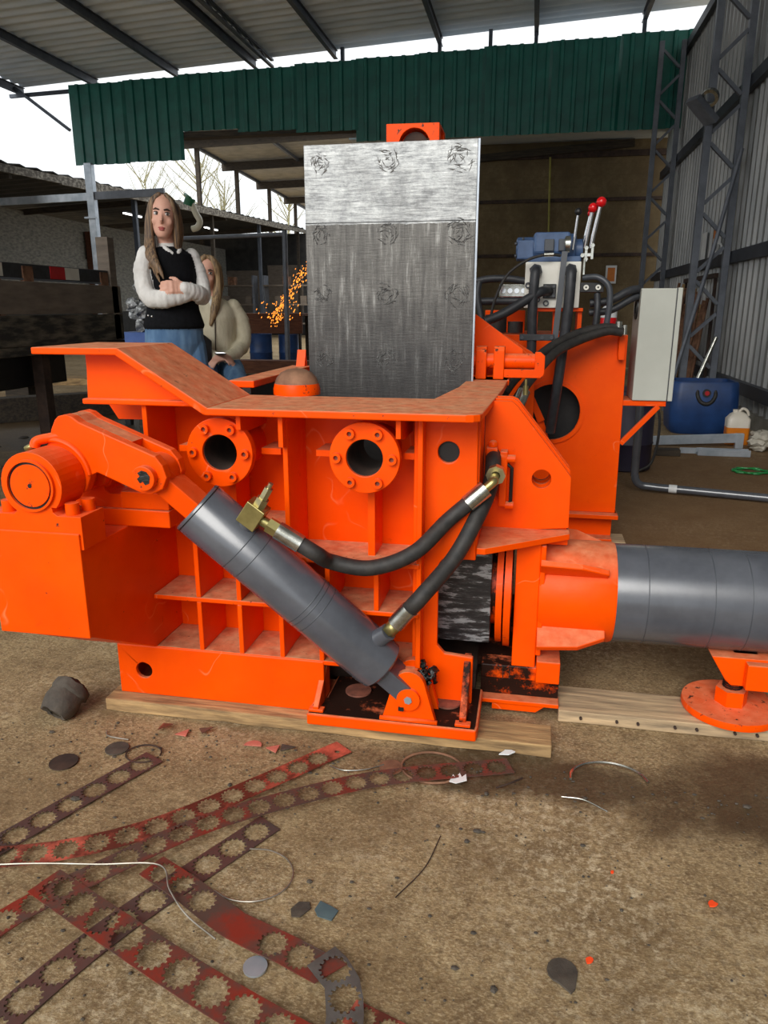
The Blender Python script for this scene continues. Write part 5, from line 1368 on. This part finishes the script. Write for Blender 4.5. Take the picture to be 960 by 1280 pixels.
strip([(-.235,.918,.004),(-.13,.885,.004),(-.02,.85,.004)], .045, 'strip_red', 'short red strip just entering the bottom edge of the view', 12)

def wire(pts, r, mat, label, closed=False, k=8):
    return tag(MB().tube(spline(pts, k), r, 6).build('wire', mat, None), label, 'wire')
wire([(-1.08,1.06,.024), (-.93,1.095,.026), (-.80,1.118,.026), (-.68,1.14,.026), (-.63,1.085,.024), (-.575,1.04,.018), (-.50,1.0,.016)], .0018, 'steel_wire', 'bent bright wire lying across the dark strips')
def arc(cx, cy, r, a0, a1, z=.004, n=9, sq=.85): return [(cx+r*math.cos(math.radians(a0+(a1-a0)*i/(n-1))), cy+sq*r*math.sin(math.radians(a0+(a1-a0)*i/(n-1))), z) for i in range(n)]
wire(arc(-.50,1.175,.085,-130,110), .0016, 'steel_wire', 'thin curved wire looping beside the crossing strips')
wire(arc(.235,1.62,.092,10,185,.008), .0035, 'crimp_steel', 'bright curved steel ring segment near the damp patch')
wire(arc(-.19,1.60,.075,-60,300,.005,14), .0028, 'rusty', 'rusty wire ring beneath the foot plate edge')
wire(arc(-.92,1.52,.045,0,350,.004,14), .002, 'rusty_dark', 'small dark wire ring beside the short dark strip')
wire([(-.44,1.56,.004), (-.40,1.545,.006), (-.35,1.56,.005), (-.31,1.59,.004)], .002, 'crimp_steel', 'short pale wire just right of the pink-red strip end')
wire([(.12,1.545,.004), (.17,1.54,.006), (.22,1.51,.004)], .0015, 'crimp_steel', 'thin pale wire below the bright ring segment')
wire([(-.14,1.36,.003), (-.16,1.26,.004), (-.205,1.17,.003)], .0012, 'rusty_dark', 'fine dark wire lying in the middle of the floor')
wire([(-1.07,1.60,.004), (-1.05,1.575,.005), (-.99,1.57,.004)], .002, 'steel_wire', 'short curved wire just right of the grease cap')
wire([(-.37,.86,.003), (-.36,.83,.004), (-.385,.80,.003)], .0014, 'rusty_dark', 'hooked dark wire beside the wide red-edged strip')
wire([(.03,1.60,.004), (.0,1.57,.006), (-.03,1.55,.004)], .0022, 'rusty_dark', 'dark twig-like wire by the plank end')
# black grease cap / hub on the floor
gc = thing('grease_cap', (-1.23, 1.66, 0), 'black crumpled round cap with hollow end on the floor', 'cap')
cp = MB().lathe([(.02,-.045),(.036,-.05),(.045,-.035),(.050,-.01),(.046,.012),(.052,.02),(.050,.04),(.03,.052),(.0001,.054)], (0,0,0), 'z', 20)
rr = random.Random(5)
for v in cp.v: v += Vector((rr.uniform(-.003,.003), rr.uniform(-.003,.003), rr.uniform(-.003,.003)))
xf(cp, Matrix.Translation((-1.23,1.66,.05)) @ Matrix.Rotation(math.radians(-58), 4, 'X') @ Matrix.Rotation(math.radians(12), 4, 'Y')).build('cap_shell', 'stone_dark', gc)
xf(MB().lathe([(.021,-.046),(.018,-.02),(.0001,-.02)], (0,0,0), 'z', 16), Matrix.Translation((-1.23,1.66,.05)) @ Matrix.Rotation(math.radians(-58), 4, 'X') @ Matrix.Rotation(math.radians(12), 4, 'Y')).build('cap_bore', 'grease_black', gc)
def chip(pts, z, t, mat, name, label, cat='scrap', grp=None, tilt=0.):
    mb = MB().prism(pts, [], 'z', 0, t)
    cx = sum(p[0] for p in pts)/len(pts); cy = sum(p[1] for p in pts)/len(pts)
    for v in mb.v: v.z += z+abs(tilt)*.03+(v.x-cx)*tilt
    return tag(mb.build(name, mat, None), label, cat, grp)
chip(circ(-.415,.97,.021,24), .001, .004, 'galvanised', 'round_blank', 'pale grey round metal disc on the floor', 'disc')
chip([(-.345,1.135),(-.318,1.125),(-.305,1.118),(-.312,1.093),(-.34,1.098),(-.35,1.112)], .001, .002, 'blue_chip', 'metal_offcut', 'dark teal square metal offcut', 'offcut')
chip([(-.395,1.105),(-.385,1.125),(-.365,1.128),(-.358,1.113),(-.372,1.09),(-.388,1.088)], .001, .002, 'stone_dark', 'metal_offcut', 'dark brownish offcut left of the teal square', 'offcut')
chip([(-.142,1.548),(-.135,1.575),(-.128,1.56),(-.120,1.578),(-.113,1.56),(-.104,1.57),(-.10,1.545),(-.125,1.538)], .004, .002, 'paper_white', 'toothed_offcut', 'small white toothed metal offcut', 'offcut', tilt=.25)
chip([(-.03,1.68),(-.015,1.695),(.0,1.69),(.01,1.68),(-.005,1.672)], .006, .003, 'paper_white', 'paper_scrap', 'tiny white scrap at the tip of the long strip', 'scrap', tilt=.3)
chip(circ(.105,1.062,.026,14)[:11]+[(.118,1.02),(.125,1.03)], .001, .004, 'stone_dark', 'flat_stone', 'dark drop-shaped flat stone low on the floor', 'stone')
for x, y, lb in ((.39,1.265,'largest bright orange paint flake at the right'), (.152,1.09,'orange paint flake above the flat stone'), (.212,1.315,'tiny orange paint speck between the flakes')):
    r = .010 if 'largest' in lb else (.008 if 'above' in lb else .004)
    q = [(x+r*random.uniform(.6,1.1)*math.cos(2*PI*i/9), y+r*random.uniform(.6,1.1)*math.sin(2*PI*i/9)) for i in range(9)]
    chip(q, .001, .003, 'orange_chip', 'paint_flake', lb, 'flake', tilt=.15)
tri = ((-.92,1.64,'upright red triangle offcut just below the plank left end','tri'), (-.86,1.625,'pink triangular offcut next to the plank','tri'), (-.81,1.645,'dark red triangular offcut nearest the plank','tri'), (-.66,1.605,'pink half-moon offcut in front of the plank','half'), (-.60,1.60,'pale pink triangle offcut left of the foot plate','tri'), (-.57,1.615,'greyish pointed offcut against the foot plate','tri'))
for k, (x, y, lb, sh) in enumerate(tri):
    if sh == 'half': q = circ(x, y, .024, 10, 0, PI)
    else: a = k*1.3; q = [(x+.024*math.cos(a+t), y+.02*math.sin(a+t)) for t in (0, 2.2, 4.0)]
    chip(q, .002, .002, ('strip_red','pink_chip','strip_mixed','pink_chip','pink_chip','stone_dark')[k], 'sheet_offcut', lb, 'offcut', tilt=(.3,.1,.25,.05,.1,.05)[k])
for k, (x, y, r, lb) in enumerate(((-1.0,1.53,.03,'dark flat round blank left of the small wire ring'), (-1.10,1.45,.035,'dark dished disc left of the short dark strip'), (-.29,1.585,.03,'rusty round blank near the foot plate corner'))):
    chip(circ(x, y, r, 18), .001, .003, ('stone_dark','rusty_dark','rusty')[k], 'round_blank', lb, 'disc')
# grit and tiny swarf
gr = MB(); rr = random.Random(99)
for k in range(900):
    x = rr.uniform(-1.5,1.0); y = rr.uniform(.72,1.64) if k % 4 else rr.uniform(1.5,1.65)
    r = abs(rr.gauss(0,.0014))+.0008
    if rr.random() < .05: r *= 2.4
    m1 = MB().ball((x,y,r*.3), r*rr.uniform(.8,1.8), r, r*.6, 5, 4); gr.add(m1.v, m1.f)
tag(gr.build('floor_grit', 'stone_dark', None), 'scattered grit and tiny dark swarf across the floor', 'grit', kind='stuff')
for o in bpy.data.objects:
    if 'w' in o: del o['w']
